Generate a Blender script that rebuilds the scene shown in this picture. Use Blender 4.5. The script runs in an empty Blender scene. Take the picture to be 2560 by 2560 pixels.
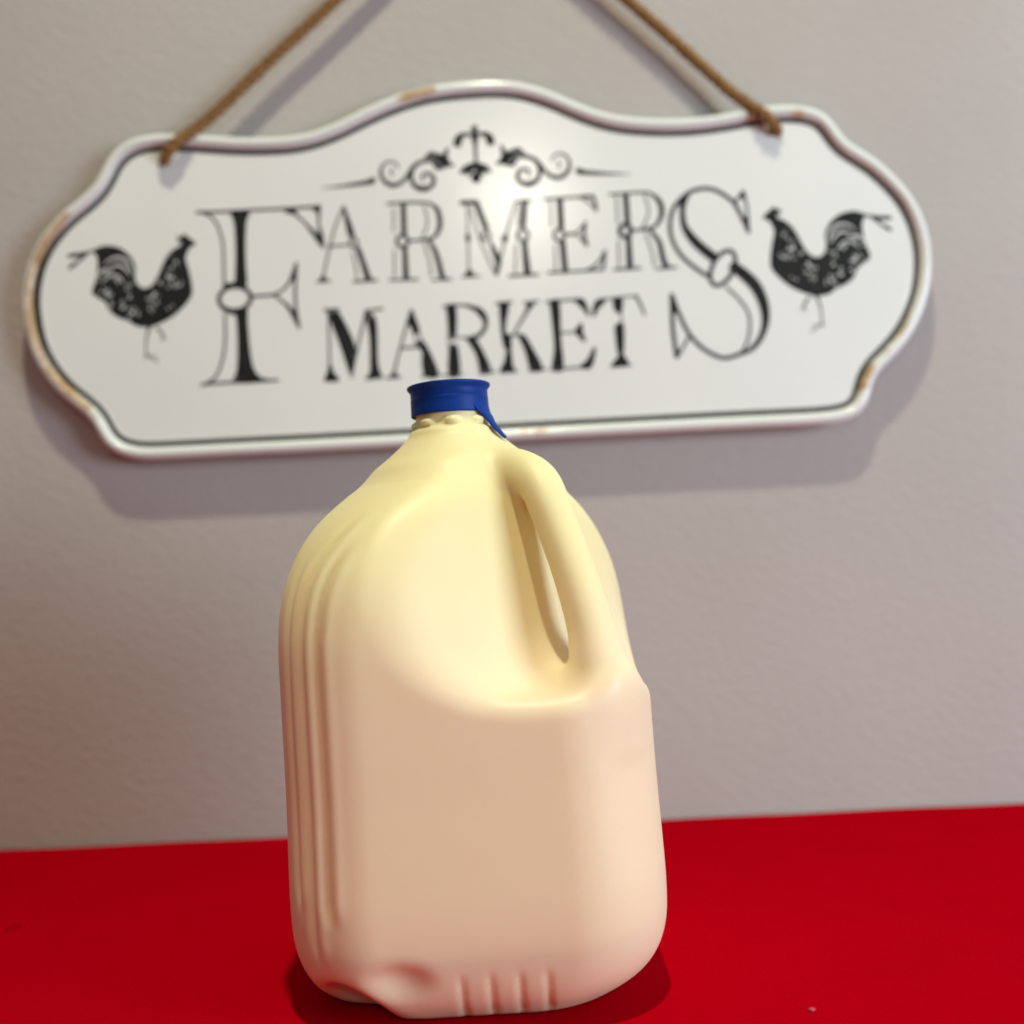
import bpy, bmesh, math, random
import numpy as np
from mathutils import Vector
from mathutils.geometry import tessellate_polygon

scene = bpy.context.scene
R = math.radians

# ------------------------------------------------------------------ camera
cam_data = bpy.data.cameras.new("camera")
cam_data.sensor_width = 36.0
cam_data.lens = 18.0 / 0.462
cam_data.clip_start = 0.01
cam_data.clip_end = 50.0
cam_data.dof.use_dof = True
cam_data.dof.focus_distance = 0.392
cam_data.dof.aperture_fstop = 5.0
camera = bpy.data.objects.new("camera", cam_data)
scene.collection.objects.link(camera)
from mathutils import Matrix
camera.matrix_world = (Matrix.Translation((0.0232, -0.45, 0.15))
                       @ Matrix.Rotation(R(92.4), 4, 'X') @ Matrix.Rotation(R(-2.65), 4, 'Z'))
scene.camera = camera

# ------------------------------------------------------------------ ambient room light
world = bpy.data.worlds.new("World")
scene.world = world
world.use_nodes = True
bg = world.node_tree.nodes["Background"]
bg.inputs[0].default_value = (1.0, 0.97, 0.92, 1)
bg.inputs[1].default_value = 0.135

def lamp(name, kind, loc, target, watts, colour, **kw):
    d = bpy.data.lights.new(name, kind)
    d.energy = watts
    d.color = colour
    for k, v in kw.items():
        setattr(d, k, v)
    o = bpy.data.objects.new(name, d)
    o.location = loc
    if target is not None:
        o.rotation_euler = (Vector(target) - Vector(loc)).to_track_quat('-Z', 'Y').to_euler()
    scene.collection.objects.link(o)
    return o

# warm ceiling downlight above and a little in front of the jug
lamp("ceiling_downlight", 'AREA', (0.04, -0.40, 1.62), (0.03, -0.02, 0.1), 14.2, (1.0, 0.93, 0.69), shape='DISK', size=0.055)
# cool window off to the right
lamp("window_light", 'AREA', (1.15, -0.72, 0.30), (0.15, 0.1, 0.0), 13.2, (0.73, 0.87, 1.0), shape='RECTANGLE', size=0.55, size_y=0.5)
# lamp further back in the room, mirrored in the glossy sign
lamp("room_lamp", 'POINT', (0.08, -2.0, 1.06), None, 11.0, (1.0, 0.94, 0.80), shadow_soft_size=0.08)

scene.view_settings.view_transform = 'Standard'
scene.view_settings.look = 'None'
scene.view_settings.exposure = 0.27
scene.view_settings.gamma = 1.0
scene.view_settings.use_curve_mapping = False
scene.render.engine = 'CYCLES'
scene.cycles.use_denoising = True
scene.cycles.max_bounces = 10
scene.cycles.diffuse_bounces = 6

# ------------------------------------------------------------------ helpers
def tag(o, label=None, category=None, group=None, kind=None):
    if label: o["label"] = label
    if category: o["category"] = category
    if group: o["group"] = group
    if kind: o["kind"] = kind
    return o

def link(name, mesh, material=None, parent=None, smooth=True):
    if material is not None:
        mesh.materials.append(material)
    if smooth and len(mesh.polygons):
        mesh.polygons.foreach_set("use_smooth", [True] * len(mesh.polygons))
    o = bpy.data.objects.new(name, mesh)
    if parent is not None:
        o.parent = parent
    scene.collection.objects.link(o)
    return o

def mesh_from(name, verts, faces):
    m = bpy.data.meshes.new(name)
    m.from_pydata([tuple(map(float, v)) for v in verts], [], [tuple(map(int, f)) for f in faces])
    m.update()
    return m

def empty(name, loc):
    o = bpy.data.objects.new(name, None)
    o.empty_display_size = 0.02
    o.location = loc
    scene.collection.objects.link(o)
    return o

def material(name):
    m = bpy.data.materials.new(name)
    m.use_nodes = True
    nt = m.node_tree
    return m, nt, nt.nodes["Principled BSDF"]

def node(nt, kind, **props):
    n = nt.nodes.new(kind)
    for k, v in props.items():
        if k.startswith("in_"):
            key = k[3:]
            n.inputs[int(key) if key.isdigit() else key].default_value = v
        else:
            setattr(n, k, v)
    return n

def noise(nt, scale, detail=4.0, rough=0.5, distort=0.0, coord="Object", stretch=None):
    tc = node(nt, "ShaderNodeTexCoord")
    out = tc.outputs[coord]
    if stretch:
        mp = node(nt, "ShaderNodeMapping")
        mp.inputs["Scale"].default_value = stretch
        nt.links.new(out, mp.inputs[0]); out = mp.outputs[0]
    n = node(nt, "ShaderNodeTexNoise")
    n.inputs["Scale"].default_value = scale
    n.inputs["Detail"].default_value = detail
    n.inputs["Roughness"].default_value = rough
    n.inputs["Distortion"].default_value = distort
    nt.links.new(out, n.inputs["Vector"])
    return n.outputs[0]

def ramp(nt, src, stops):
    r = node(nt, "ShaderNodeValToRGB")
    el = r.color_ramp.elements
    while len(el) < len(stops):
        el.new(0.5)
    for e, (p, c) in zip(el, stops):
        e.position = p
        e.color = c if len(c) == 4 else (*c, 1)
    nt.links.new(src, r.inputs[0])
    return r.outputs[0]

def bump(nt, bsdf, src, strength, distance, prev=None):
    b = node(nt, "ShaderNodeBump")
    b.inputs["Strength"].default_value = strength
    b.inputs["Distance"].default_value = distance
    nt.links.new(src, b.inputs["Height"])
    if prev is not None:
        nt.links.new(prev, b.inputs["Normal"])
    nt.links.new(b.outputs[0], bsdf.inputs["Normal"])
    return b.outputs[0]

# ------------------------------------------------------------------ materials
M_wall, nt, b = material("painted_plaster")
nt.links.new(ramp(nt, noise(nt, 5.0, 3.0), [(0.3, (0.400, 0.376, 0.352)), (0.7, (0.440, 0.415, 0.390))]), b.inputs["Base Color"])
b.inputs["Roughness"].default_value = 0.75
p = bump(nt, b, noise(nt, 170.0, 5.0, 0.62, 0.5, stretch=(1.0, 1.0, 1.4)), 0.32, 0.0020)
bump(nt, b, noise(nt, 420.0, 3.0, 0.6), 0.25, 0.0008, p)

M_red, nt, b = material("red_cloth")
nt.links.new(ramp(nt, noise(nt, 22.0, 8.0, 0.7), [(0.3, (0.360, 0.0002, 0.0060)), (0.7, (0.395, 0.0003, 0.0075))]), b.inputs["Base Color"])
b.inputs["Roughness"].default_value = 0.7
b.inputs["Specular IOR Level"].default_value = 0.0
b.inputs["Sheen Weight"].default_value = 0.0
b.inputs["Sheen Tint"].default_value = (1, 0.2, 0.2, 1)
p = bump(nt, b, noise(nt, 900.0, 2.0, 0.6), 0.25, 0.0004)
bump(nt, b, noise(nt, 40.0, 4.0, 0.6), 0.15, 0.0012, p)

M_jug, nt, b = material("milky_plastic")
# base colour fades with height, pinkish cream below to yellower cream above
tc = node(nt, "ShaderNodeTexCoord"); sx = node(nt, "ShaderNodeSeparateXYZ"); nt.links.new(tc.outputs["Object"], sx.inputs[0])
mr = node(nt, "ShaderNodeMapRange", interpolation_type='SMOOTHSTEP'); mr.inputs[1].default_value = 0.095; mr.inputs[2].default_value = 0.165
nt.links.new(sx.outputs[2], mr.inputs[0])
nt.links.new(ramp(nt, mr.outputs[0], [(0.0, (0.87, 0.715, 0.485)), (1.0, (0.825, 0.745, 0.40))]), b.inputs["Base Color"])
b.inputs["Roughness"].default_value = 0.46
b.inputs["Specular IOR Level"].default_value = 0.35
b.inputs["Subsurface Weight"].default_value = 0.45
b.inputs["Subsurface Radius"].default_value = (1.0, 0.7, 0.35)
b.inputs["Subsurface Scale"].default_value = 0.006
p = bump(nt, b, noise(nt, 60.0, 3.0, 0.5), 0.12, 0.0008)
bump(nt, b, noise(nt, 900.0, 2.0, 0.5), 0.06, 0.0002, p)
M_jug.name = "milky_plastic"

M_cap, nt, b = material("blue_plastic")
b.inputs["Base Color"].default_value = (0.0008, 0.034, 0.235, 1)
b.inputs["Roughness"].default_value = 0.5
b.inputs["Specular IOR Level"].default_value = 0.18
bump(nt, b, noise(nt, 700.0, 3.0, 0.6, stretch=(1, 1, 0.3)), 0.12, 0.0003)

M_print, nt, b = material("black_print")
nt.links.new(ramp(nt, noise(nt, 160.0, 4.0, 0.65), [(0.35, (0.008, 0.009, 0.009)), (0.75, (0.020, 0.021, 0.020))]), b.inputs["Base Color"])
b.inputs["Roughness"].default_value = 0.5
b.inputs["Specular IOR Level"].default_value = 0.2

def enamel(name, rusty=False):
    m, nt, b = material(name)
    base = ramp(nt, noise(nt, 9.0, 4.0, 0.6), [(0.3, (0.720, 0.765, 0.735)), (0.7, (0.755, 0.80, 0.770))])
    b.inputs["Roughness"].default_value = 0.18
    b.inputs["Specular IOR Level"].default_value = 0.5
    if rusty:
        at = node(nt, "ShaderNodeAttribute", attribute_name="rust")
        col = ramp(nt, noise(nt, 170.0, 4.0, 0.65), [(0.22, (0.14, 0.07, 0.03)), (0.42, (0.43, 0.29, 0.15)), (0.60, (0.58, 0.45, 0.29)), (0.85, (0.68, 0.58, 0.44))])
        mul = node(nt, "ShaderNodeMath", operation='MULTIPLY_ADD')
        nt.links.new(noise(nt, 110.0, 4.0, 0.7), mul.inputs[0])
        mul.inputs[1].default_value = 1.6
        nt.links.new(at.outputs["Fac"], mul.inputs[2])
        mask = ramp(nt, mul.outputs[0], [(0.0, (0, 0, 0)), (1.0, (1, 1, 1))])
        sm = node(nt, "ShaderNodeMapRange", interpolation_type='SMOOTHSTEP')
        sm.inputs[1].default_value = 1.10; sm.inputs[2].default_value = 1.55
        nt.links.new(mul.outputs[0], sm.inputs[0])
        mx = node(nt, "ShaderNodeMix", data_type='RGBA')
        nt.links.new(sm.outputs[0], mx.inputs["Factor"])
        nt.links.new(base, mx.inputs["A"]); nt.links.new(col, mx.inputs["B"])
        at2 = node(nt, "ShaderNodeAttribute", attribute_name="chip")
        mx2 = node(nt, "ShaderNodeMix", data_type='RGBA')
        nt.links.new(at2.outputs["Fac"], mx2.inputs["Factor"])
        nt.links.new(mx.outputs["Result"], mx2.inputs["A"]); mx2.inputs["B"].default_value = (0.018, 0.013, 0.010, 1)
        nt.links.new(mx2.outputs["Result"], b.inputs["Base Color"])
    else:
        nt.links.new(base, b.inputs["Base Color"])
    bump(nt, b, noise(nt, 30.0, 3.0, 0.5), 0.08, 0.001)
    return m
M_enamel = enamel("white_enamel")
M_rim = enamel("chipped_white_enamel", True)

M_rope, nt, b = material("jute")
nt.links.new(ramp(nt, noise(nt, 500.0, 4.0, 0.7), [(0.25, (0.13, 0.066, 0.024)), (0.5, (0.27, 0.155, 0.06)), (0.8, (0.46, 0.30, 0.14))]), b.inputs["Base Color"])
b.inputs["Roughness"].default_value = 0.9
b.inputs["Specular IOR Level"].default_value = 0.1
bump(nt, b, noise(nt, 1500.0, 3.0, 0.7), 0.5, 0.0004)

M_steel, nt, b = material("steel")
b.inputs["Base Color"].default_value = (0.45, 0.45, 0.46, 1)
b.inputs["Metallic"].default_value = 1.0
b.inputs["Roughness"].default_value = 0.4

M_lint, nt, b = material("pale_lint")
b.inputs["Base Color"].default_value = (0.48, 0.05, 0.07, 1)
b.inputs["Roughness"].default_value = 0.9

# ------------------------------------------------------------------ wall and table
WALL_Y = 0.181
wm = mesh_from("wall", [(-1.1, WALL_Y, -0.45), (1.2, WALL_Y, -0.45), (1.2, WALL_Y, 1.15), (-1.1, WALL_Y, 1.15),
                        (-1.1, WALL_Y + .06, -0.45), (1.2, WALL_Y + .06, -0.45), (1.2, WALL_Y + .06, 1.15), (-1.1, WALL_Y + .06, 1.15)],
               [(0, 1, 2, 3), (5, 4, 7, 6), (4, 0, 3, 7), (1, 5, 6, 2), (3, 2, 6, 7), (4, 5, 1, 0)])
tag(link("wall", wm, M_wall, smooth=False), "warm grey plaster wall behind the sign and jug", "wall", kind="structure")

def table_mesh():
    xs = np.unique(np.concatenate([np.linspace(-0.8, -0.26, 20), np.linspace(-0.26, -0.15, 170), np.linspace(-0.15, 0.9, 70)]))
    ys = np.unique(np.concatenate([np.linspace(-0.62, 0.0, 50), np.linspace(0.0, 0.10, 130), np.linspace(0.10, WALL_Y - 0.002, 30)]))
    X, Y = np.meshgrid(xs, ys, indexing='ij')
    Z = 0.00022 * np.sin(X * 23 + 1.1 * np.sin(Y * 17)) * np.sin(Y * 29 + 0.6) - 0.00022
    # short pressed crease at the left
    for (ax, ay, bx, by, dep, wid) in CREASES:
        d = np.array([bx - ax, by - ay]); Ld = np.hypot(*d); d /= Ld
        t = (X - ax) * d[0] + (Y - ay) * d[1]
        n = -(X - ax) * d[1] + (Y - ay) * d[0]
        env = np.clip(np.minimum(t, Ld - t) / (0.35 * Ld), 0, 1)
        Z += env * (-dep * np.exp(-(n / wid) ** 2) + 0.7 * dep * np.exp(-((n - 1.9 * wid) / (1.2 * wid)) ** 2))
    # back edge meets the wall a touch unevenly
    flat = np.clip((np.hypot(X - 0.002, Y + 0.006) - 0.085) / 0.03, 0, 1)
    Z *= flat
    nx, ny = X.shape
    V = np.stack([X, Y, Z], -1).reshape(-1, 3)
    V[(V[:, 1] > WALL_Y - 0.0021), 1] += 0.0009 * np.sin(V[(V[:, 1] > WALL_Y - 0.0021), 0] * 61)
    F = []
    for i in range(nx - 1):
        for j in range(ny - 1):
            F.append((i * ny + j, (i + 1) * ny + j, (i + 1) * ny + j + 1, i * ny + j + 1))
    # skirt down to the underside
    border = [i * ny for i in range(nx)] + [(nx - 1) * ny + j for j in range(1, ny)] + \
             [i * ny + ny - 1 for i in range(nx - 2, -1, -1)] + [j for j in range(ny - 2, 0, -1)]
    n0 = len(V)
    low = V[border].copy(); low[:, 2] = -0.03
    V = np.concatenate([V, low])
    k = len(border)
    for i in range(k):
        a, c = border[i], border[(i + 1) % k]
        F.append((c, a, n0 + i, n0 + (i + 1) % k))
    F.append(tuple(n0 + i for i in range(k)))
    return mesh_from("tabletop", V, F)
CREASES = [(-0.206, 0.030, -0.1965, 0.046, 0.0024, 0.0016), (-0.2005, 0.040, -0.1960, 0.068, 0.0011, 0.0018)]
tag(link("tabletop", table_mesh(), M_red), "smooth bright red cloth covered tabletop under the jug", "table", kind="structure")

# ------------------------------------------------------------------ milk jug
JUG_LOC = (0.0066, -0.0245, 0.0)
JUG_LEAN = math.radians(1.5)
JUG_SCALE = np.array([0.885, 0.91, 0.98])

def catmull(pts, closed=False, sub=6):
    pts = [np.array(p, float) for p in pts]
    n = len(pts)
    out = []
    segs = n if closed else n - 1
    for i in range(segs):
        if closed:
            p0, p1, p2, p3 = pts[(i - 1) % n], pts[i], pts[(i + 1) % n], pts[(i + 2) % n]
        else:
            p0, p1, p2, p3 = pts[max(i - 1, 0)], pts[i], pts[i + 1], pts[min(i + 2, n - 1)]
        for k in range(sub):
            t = k / sub
            out.append(0.5 * ((2 * p1) + (-p0 + p2) * t + (2 * p0 - 5 * p1 + 4 * p2 - p3) * t * t + (-p0 + 3 * p1 - 3 * p2 + p3) * t ** 3))
    if not closed:
        out.append(pts[-1])
    return np.array(out)

def smin(a, b, k):
    h = np.clip(0.5 + 0.5 * (b - a) / k, 0, 1)
    return b + (a - b) * h - k * h * (1 - h)

def smax(a, b, k):
    return -smin(-a, -b, k)

PROFILE_Z = [-20, 0, 3, 7, 12, 18, 26, 40, 75, 125, 138, 146, 151, 157, 163, 168, 172, 176, 180, 184.5, 189, 193, 197, 200.5, 202.5, 204, 206, 240]
PROFILE_W = [38, 54.5, 60.5, 65.0, 68.4, 71.2, 73.0, 73.4, 72.6, 72.4, 71.6, 70.2, 68.8, 66.4, 63.2, 60.0, 56.5, 52.2, 47.4, 41.8, 36.4, 30.8, 25.6, 21.2, 19.2, 16.6, 15.6, 15.4]

def profile(z):
    # monotone smooth interpolation: linear lookup then small gaussian blur
    zz = np.linspace(-20, 240, 1041)
    ww = np.interp(zz, PROFILE_Z, PROFILE_W)
    def blur(a, sig):
        g = np.exp(-0.5 * (np.arange(-48, 49) * 0.25 / sig) ** 2); g /= g.sum()
        return np.convolve(np.pad(a, 48, mode='reflect', reflect_type='odd'), g, mode='valid')
    f = np.clip((zz - 190) / 8, 0, 1)
    ww = blur(ww, 4.0) * (1 - f) + blur(ww, 0.9) * f
    return np.interp(z, zz, ww), np.interp(z, zz, np.gradient(ww, zz))

HANDLE = [(14, 190, 7.5), (27, 187, 7.8), (39, 184.5, 8.0), (49, 179, 8.1), (54.6, 169, 8.0), (59.2, 159, 8.0), (63.9, 148, 8.1),
          (68.0, 137, 8.4), (71.4, 126, 9.0), (73.5, 115, 11.0), (74, 104, 12.8), (72, 90, 13)]

def jug_sdf(P):
    x0, y, z0_ = P[..., 0], P[..., 1], P[..., 2]
    x = x0 * math.cos(JUG_LEAN) + z0_ * math.sin(JUG_LEAN)
    z = -x0 * math.sin(JUG_LEAN) + z0_ * math.cos(JUG_LEAN)
    u_ = np.clip((198 - z) / 28, 0, 1)
    y = y / (1 + 0.085 * u_ * u_ * (3 - 2 * u_))      # a little deeper than wide below the shoulder
    w, dw = profile(z)
    rc = np.minimum(w - 0.01, np.where(z > 130, 38.0 + np.clip(z - 130, 0, 60) * 0.1, 38.0))
    ax, ay = np.abs(x), np.abs(y)
    qx, qy = ax - (w - rc), ay - (w - rc)
    d = np.hypot(np.maximum(qx, 0), np.maximum(qy, 0)) + np.minimum(np.maximum(qx, qy), 0) - rc
    # slightly bowed flat faces
    d = d / np.sqrt(1 + dw * dw)
    # ledge ring round the shoulder
    d = d - 0.45 * np.exp(-((z - 190.5) / 2.6) ** 2) + 0.25 * np.exp(-((z - 185.0) / 3.0) ** 2)
    d = smax(d, -z0_, 3.0)
    s = (x - y) / math.sqrt(2)
    t = (x + y) / math.sqrt(2)
    # ---- ribs pressed into the front-left corner
    phi = np.degrees(np.arctan2(np.maximum(-qy * np.sign(y), 1e-6), np.maximum(-qx * np.sign(x), 1e-6)))
    corner = np.clip((-x - 12) / 6, 0, 1) * np.clip((-y - 12) / 6, 0, 1)
    for a0, z0, z1, dep in RIBS:
        lean = a0 + 10.0 * np.clip((z - 140) / 30, 0, 1) ** 2
        arc = (phi - lean) * math.pi / 180 * 38
        e = np.clip((z - z0) / 9, 0, 1) * np.clip((z1 - z) / 12, 0, 1)
        e = e * e * (3 - 2 * e)
        d = d + corner * e * dep * (np.exp(-(arc / 1.9) ** 2) - 0.55 * np.exp(-((arc - 4.2) / 2.4) ** 2) - 0.25 * np.exp(-((arc + 4.2) / 2.4) ** 2))
    # ---- short upright grooves at the foot of the front face
    front = np.clip((-y - 40) / 10, 0, 1)
    for gx in (-6.5, 4.0, 14.5, 24.5):
        e = np.clip((22 - z) / 6, 0, 1) * np.clip((z + 1) / 6, 0, 1)
        e = e * e * (3 - 2 * e)
        d = d + front * e * 0.75 * np.exp(-((x - gx) / 1.3) ** 2)
    # ---- pinched foot at the front-left corner and the dimple beside it
    n1 = np.sqrt(((x + 47) / 1.0) ** 2 + ((y + 56) / 1.0) ** 2 + ((z - 3) / 1.5) ** 2) - 11.2
    d = smax(d, -n1, 7.5)
    n2 = np.sqrt(((x + 29) / 1.35) ** 2 + ((y + 75) / 1.0) ** 2 + ((z - 18) / 0.75) ** 2) - 7.4
    d = smax(d, -n2, 6.0)
    # ---- hand recess either side of the handle
    cr = np.interp(z, [90, 120, 140, 175, 190, 215], [57.5, 52.0, 47.5, 40.5, 35, 33])
    tt = np.sqrt(t * t + 4.0) - 2.0
    c = cr - np.where(t < 0, 0.21, 0.27) * tt
    c = c + 0.0008 * np.clip(156 - z, 0, 60) ** 2 * np.clip((-t - 6) / 34, 0, 1)      # rim runs down towards the grip
    zf = 105.5 + 0.28 * ((57 - s) + np.sqrt((57 - s) ** 2 + 80.0)) + 8.0 * np.exp(-(t / 14.0) ** 2)
    g = smin((s - c) * 0.97, (z - zf) * 0.97, 13.0)
    g = smin(g, (197 - z) * 0.9, 8.0)
    d = smax(d, g, 7.0)
    # ---- hollow grip
    fs_, fz_ = np.clip((s + 20) / 0.5, 0, 239.99), np.clip((z - 70) / 0.5, 0, 279.99)
    i0, j0 = fs_.astype(int), fz_.astype(int)
    fu, fv = fs_ - i0, fz_ - j0
    D2, RR = GRIP
    bil = lambda A: (A[i0, j0] * (1 - fu) + A[i0 + 1, j0] * fu) * (1 - fv) + (A[i0, j0 + 1] * (1 - fu) + A[i0 + 1, j0 + 1] * fu) * fv
    out = np.hypot(np.maximum(np.abs(s - 40) - 60, 0), np.maximum(np.abs(z - 140) - 70, 0))
    h = np.sqrt(bil(D2) ** 2 + (t * 0.9) ** 2) - bil(RR) + out
    d = smin(d, h, 5.5)
    # ---- neck: bead ring with eight locking lugs
    rad = np.hypot(x, y)
    ringd = np.hypot(rad - 17.3, (z - 202.6) * 0.9) - 1.8
    d = smin(d, ringd, 1.5)
    ang = np.arctan2(y, x) - math.radians(-86)
    k = ang - np.round(ang / (math.pi / 4)) * (math.pi / 4)
    lug = np.sqrt((k * 17.0 / 3.9) ** 2 + ((z - 207.0) / 1.45) ** 2 + ((rad - 15.8) / 2.1) ** 2)
    d = smin(d, (lug - 1) * 1.3, 0.9)
    d = smax(d, z - 213.0, 0.8)
    return d

def grip_table():
    C = catmull(HANDLE, False, 10)
    S_, Z_ = np.meshgrid(-20 + 0.5 * np.arange(242), 70 + 0.5 * np.arange(282), indexing='ij')
    best = np.full(S_.shape, 1e9); rr = np.zeros(S_.shape)
    for a, c in zip(C[:-1], C[1:]):
        es, ez = c[0] - a[0], c[1] - a[1]
        u = np.clip(((S_ - a[0]) * es + (Z_ - a[1]) * ez) / (es * es + ez * ez), 0, 1)
        dd = np.hypot(S_ - a[0] - u * es, Z_ - a[1] - u * ez)
        m_ = dd < best
        best = np.where(m_, dd, best); rr = np.where(m_, a[2] + (c[2] - a[2]) * u, rr)
    return best, rr

RIBS = [(38.0, 40, 160, 0.95), (51.0, 22, 174, 1.1), (63.0, 36, 163, 0.95)]

def surface_nets(fn, lo, hi, h):
    n = [int(math.ceil((b - a) / h)) + 1 for a, b in zip(lo, hi)]
    ax = [lo[i] + np.arange(n[i]) * h for i in range(3)]
    F = np.empty(n, np.float32)
    for k0 in range(0, n[2], 24):
        X, Y, Z = np.meshgrid(ax[0], ax[1], ax[2][k0:k0 + 24], indexing='ij')
        F[:, :, k0:k0 + 24] = fn(np.stack([X, Y, Z], -1))
    S = F < 0
    cs = [np.s_[:-1], np.s_[1:]]
    count = np.zeros([i - 1 for i in n], np.int8)
    for dx in (0, 1):
        for dy in (0, 1):
            for dz in (0, 1):
                count += S[cs[dx], cs[dy], cs[dz]]
    act = (count > 0) & (count < 8)
    idx = np.full(act.shape, -1, np.int64)
    ii = np.argwhere(act)
    idx[act] = np.arange(len(ii))
    acc = np.zeros((len(ii), 3)); cnt = np.zeros(len(ii))
    corners = [(a, b_, c) for a in (0, 1) for b_ in (0, 1) for c in (0, 1)]
    for p in corners:
        for axn in range(3):
            if p[axn]: continue
            q = list(p); q[axn] = 1
            f0 = F[ii[:, 0] + p[0], ii[:, 1] + p[1], ii[:, 2] + p[2]]
            f1 = F[ii[:, 0] + q[0], ii[:, 1] + q[1], ii[:, 2] + q[2]]
            m = (f0 < 0) != (f1 < 0)
            tt = np.where(m, f0 / np.where(m, f0 - f1, 1), 0)
            pos = np.tile(np.array(p, float), (len(ii), 1)); pos[:, axn] += tt
            acc[m] += pos[m]; cnt[m] += 1
    V = np.array(lo) + (ii + acc / cnt[:, None]) * h
    faces = []
    for axn in range(3):
        sl0 = [np.s_[:]] * 3; sl1 = [np.s_[:]] * 3
        sl0[axn] = np.s_[:-1]; sl1[axn] = np.s_[1:]
        A, B = S[tuple(sl0)], S[tuple(sl1)]
        e = np.argwhere(A != B)
        u, v = (axn + 1) % 3, (axn + 2) % 3
        ok = (e[:, u] > 0) & (e[:, v] > 0) & (e[:, u] < n[u] - 1) & (e[:, v] < n[v] - 1)
        e = e[ok]
        flip = A[e[:, 0], e[:, 1], e[:, 2]]
        def cell(du, dv):
            c = e.copy(); c[:, u] += du; c[:, v] += dv
            return idx[c[:, 0], c[:, 1], c[:, 2]]
        q = np.stack([cell(-1, -1), cell(0, -1), cell(0, 0), cell(-1, 0)], 1)
        q[~flip] = q[~flip][:, ::-1]
        faces.append(q)
    return V, np.concatenate(faces)

def project(fn, V, n=3, eps=0.15):
    for _ in range(n):
        f = fn(V)
        g = np.stack([(fn(V + eps * np.eye(3)[i]) - fn(V - eps * np.eye(3)[i])) / (2 * eps) for i in range(3)], -1)
        st = (f / np.maximum((g * g).sum(-1), 0.2))[:, None] * g
        ln = np.linalg.norm(st, axis=1, keepdims=True)
        V = V - st * np.minimum(1, 0.6 / np.maximum(ln, 1e-9))
    return V

jug = tag(empty("milk_jug", JUG_LOC), "cream plastic milk jug with moulded handle and blue cap on the red table", "jug")
GRIP = grip_table()
V, F = surface_nets(jug_sdf, (-80, -80, -3.1), (80, 80, 216), 1.3)
V = project(jug_sdf, V)
m = bpy.data.meshes.new("body")
m.vertices.add(len(V)); m.vertices.foreach_set("co", (V * JUG_SCALE / 1000).astype(np.float32).ravel())
m.loops.add(F.size); m.loops.foreach_set("vertex_index", F.astype(np.int32).ravel())
m.polygons.add(len(F))
m.polygons.foreach_set("loop_start", np.arange(0, F.size, 4, dtype=np.int32))
m.update(calc_edges=True); m.validate()
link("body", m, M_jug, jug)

def lathe(name, prof, seg=96):
    vs, fs = [], []
    for r, z in prof:
        for k in range(seg):
            a = 2 * math.pi * k / seg
            vs.append((r * math.cos(a) / 1000, r * math.sin(a) / 1000, z / 1000))
    for i in range(len(prof) - 1):
        for k in range(seg):
            k2 = (k + 1) % seg
            fs.append((i * seg + k, i * seg + k2, (i + 1) * seg + k2, (i + 1) * seg + k))
    fs.append(tuple(range(seg))[::-1])
    fs.append(tuple((len(prof) - 1) * seg + k for k in range(seg)))
    return mesh_from(name, vs, fs)

cap = link("cap", lathe("cap", [(14.6, 213.4), (14.9, 210.7), (15.35, 210.1), (15.75, 210.3), (15.82, 210.9), (15.74, 213.4), (15.66, 216.0), (15.72, 216.15), (15.72, 216.4),
                                 (15.60, 216.6), (15.58, 219.2), (15.75, 219.9), (16.3, 220.5), (16.75, 221.1), (16.85, 221.6), (16.75, 222.0),
                                 (16.4, 222.2), (15.6, 222.1), (15.0, 221.5), (14.6, 221.2), (8.0, 221.1), (1.0, 221.1)]), M_cap, jug)
cap.rotation_euler = (0, -JUG_LEAN, 0)
cap.scale = (0.955, 0.955, 0.98)

def tear_tab():
    a0 = math.radians(-26)
    path = [(15.45, 214.6, 17.0), (15.80, 212.2, 15.0), (16.2, 210.2, 12.0), (17.2, 208.0, 8.0), (18.6, 205.6, 6.0), (20.3, 203.2, 5.0), (22.0, 201.2, 4.4), (23.3, 199.8, 3.8), (23.9, 199.2, 2.2)]
    vs, fs = [], []
    th = 0.65
    for i, (r, z, wd) in enumerate(path):
        p0 = path[max(i - 1, 0)]; p1 = path[min(i + 1, len(path) - 1)]
        tr, tz = p1[0] - p0[0], p1[1] - p0[1]
        l = math.hypot(tr, tz); nr, nz = -tz / l, tr / l
        for (uo, no) in ((-1, -.5), (-.86, .5), (-.4, .85), (.4, .85), (.86, .5), (1, -.5), (.5, -.9), (-.5, -.9)):
            th_ = th * min(1.0, 0.12 + i * 0.3)
            rr, zz = r + nr * no * th_, z + nz * no * th_
            tang = uo * wd / 2
            x = rr * math.cos(a0) - tang * math.sin(a0)
            y = rr * math.sin(a0) + tang * math.cos(a0)
            if i < 3:   # hug the skirt
                sc = rr / math.hypot(x, y); x *= sc; y *= sc
            vs.append((x / 1000, y / 1000, zz / 1000))
    for i in range(len(path) - 1):
        for k in range(8):
            fs.append((i * 8 + k, i * 8 + (k + 1) % 8, (i + 1) * 8 + (k + 1) % 8, (i + 1) * 8 + k))
    fs.append(tuple(range(8))[::-1]); fs.append(tuple((len(path) - 1) * 8 + k for k in range(8)))
    me = mesh_from("tear_tab", vs, fs)
    bm = bmesh.new(); bm.from_mesh(me); bmesh.ops.recalc_face_normals(bm, faces=bm.faces); bm.to_mesh(me); bm.free()
    return me
link("tear_tab", tear_tab(), M_cap, cap)

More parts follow.
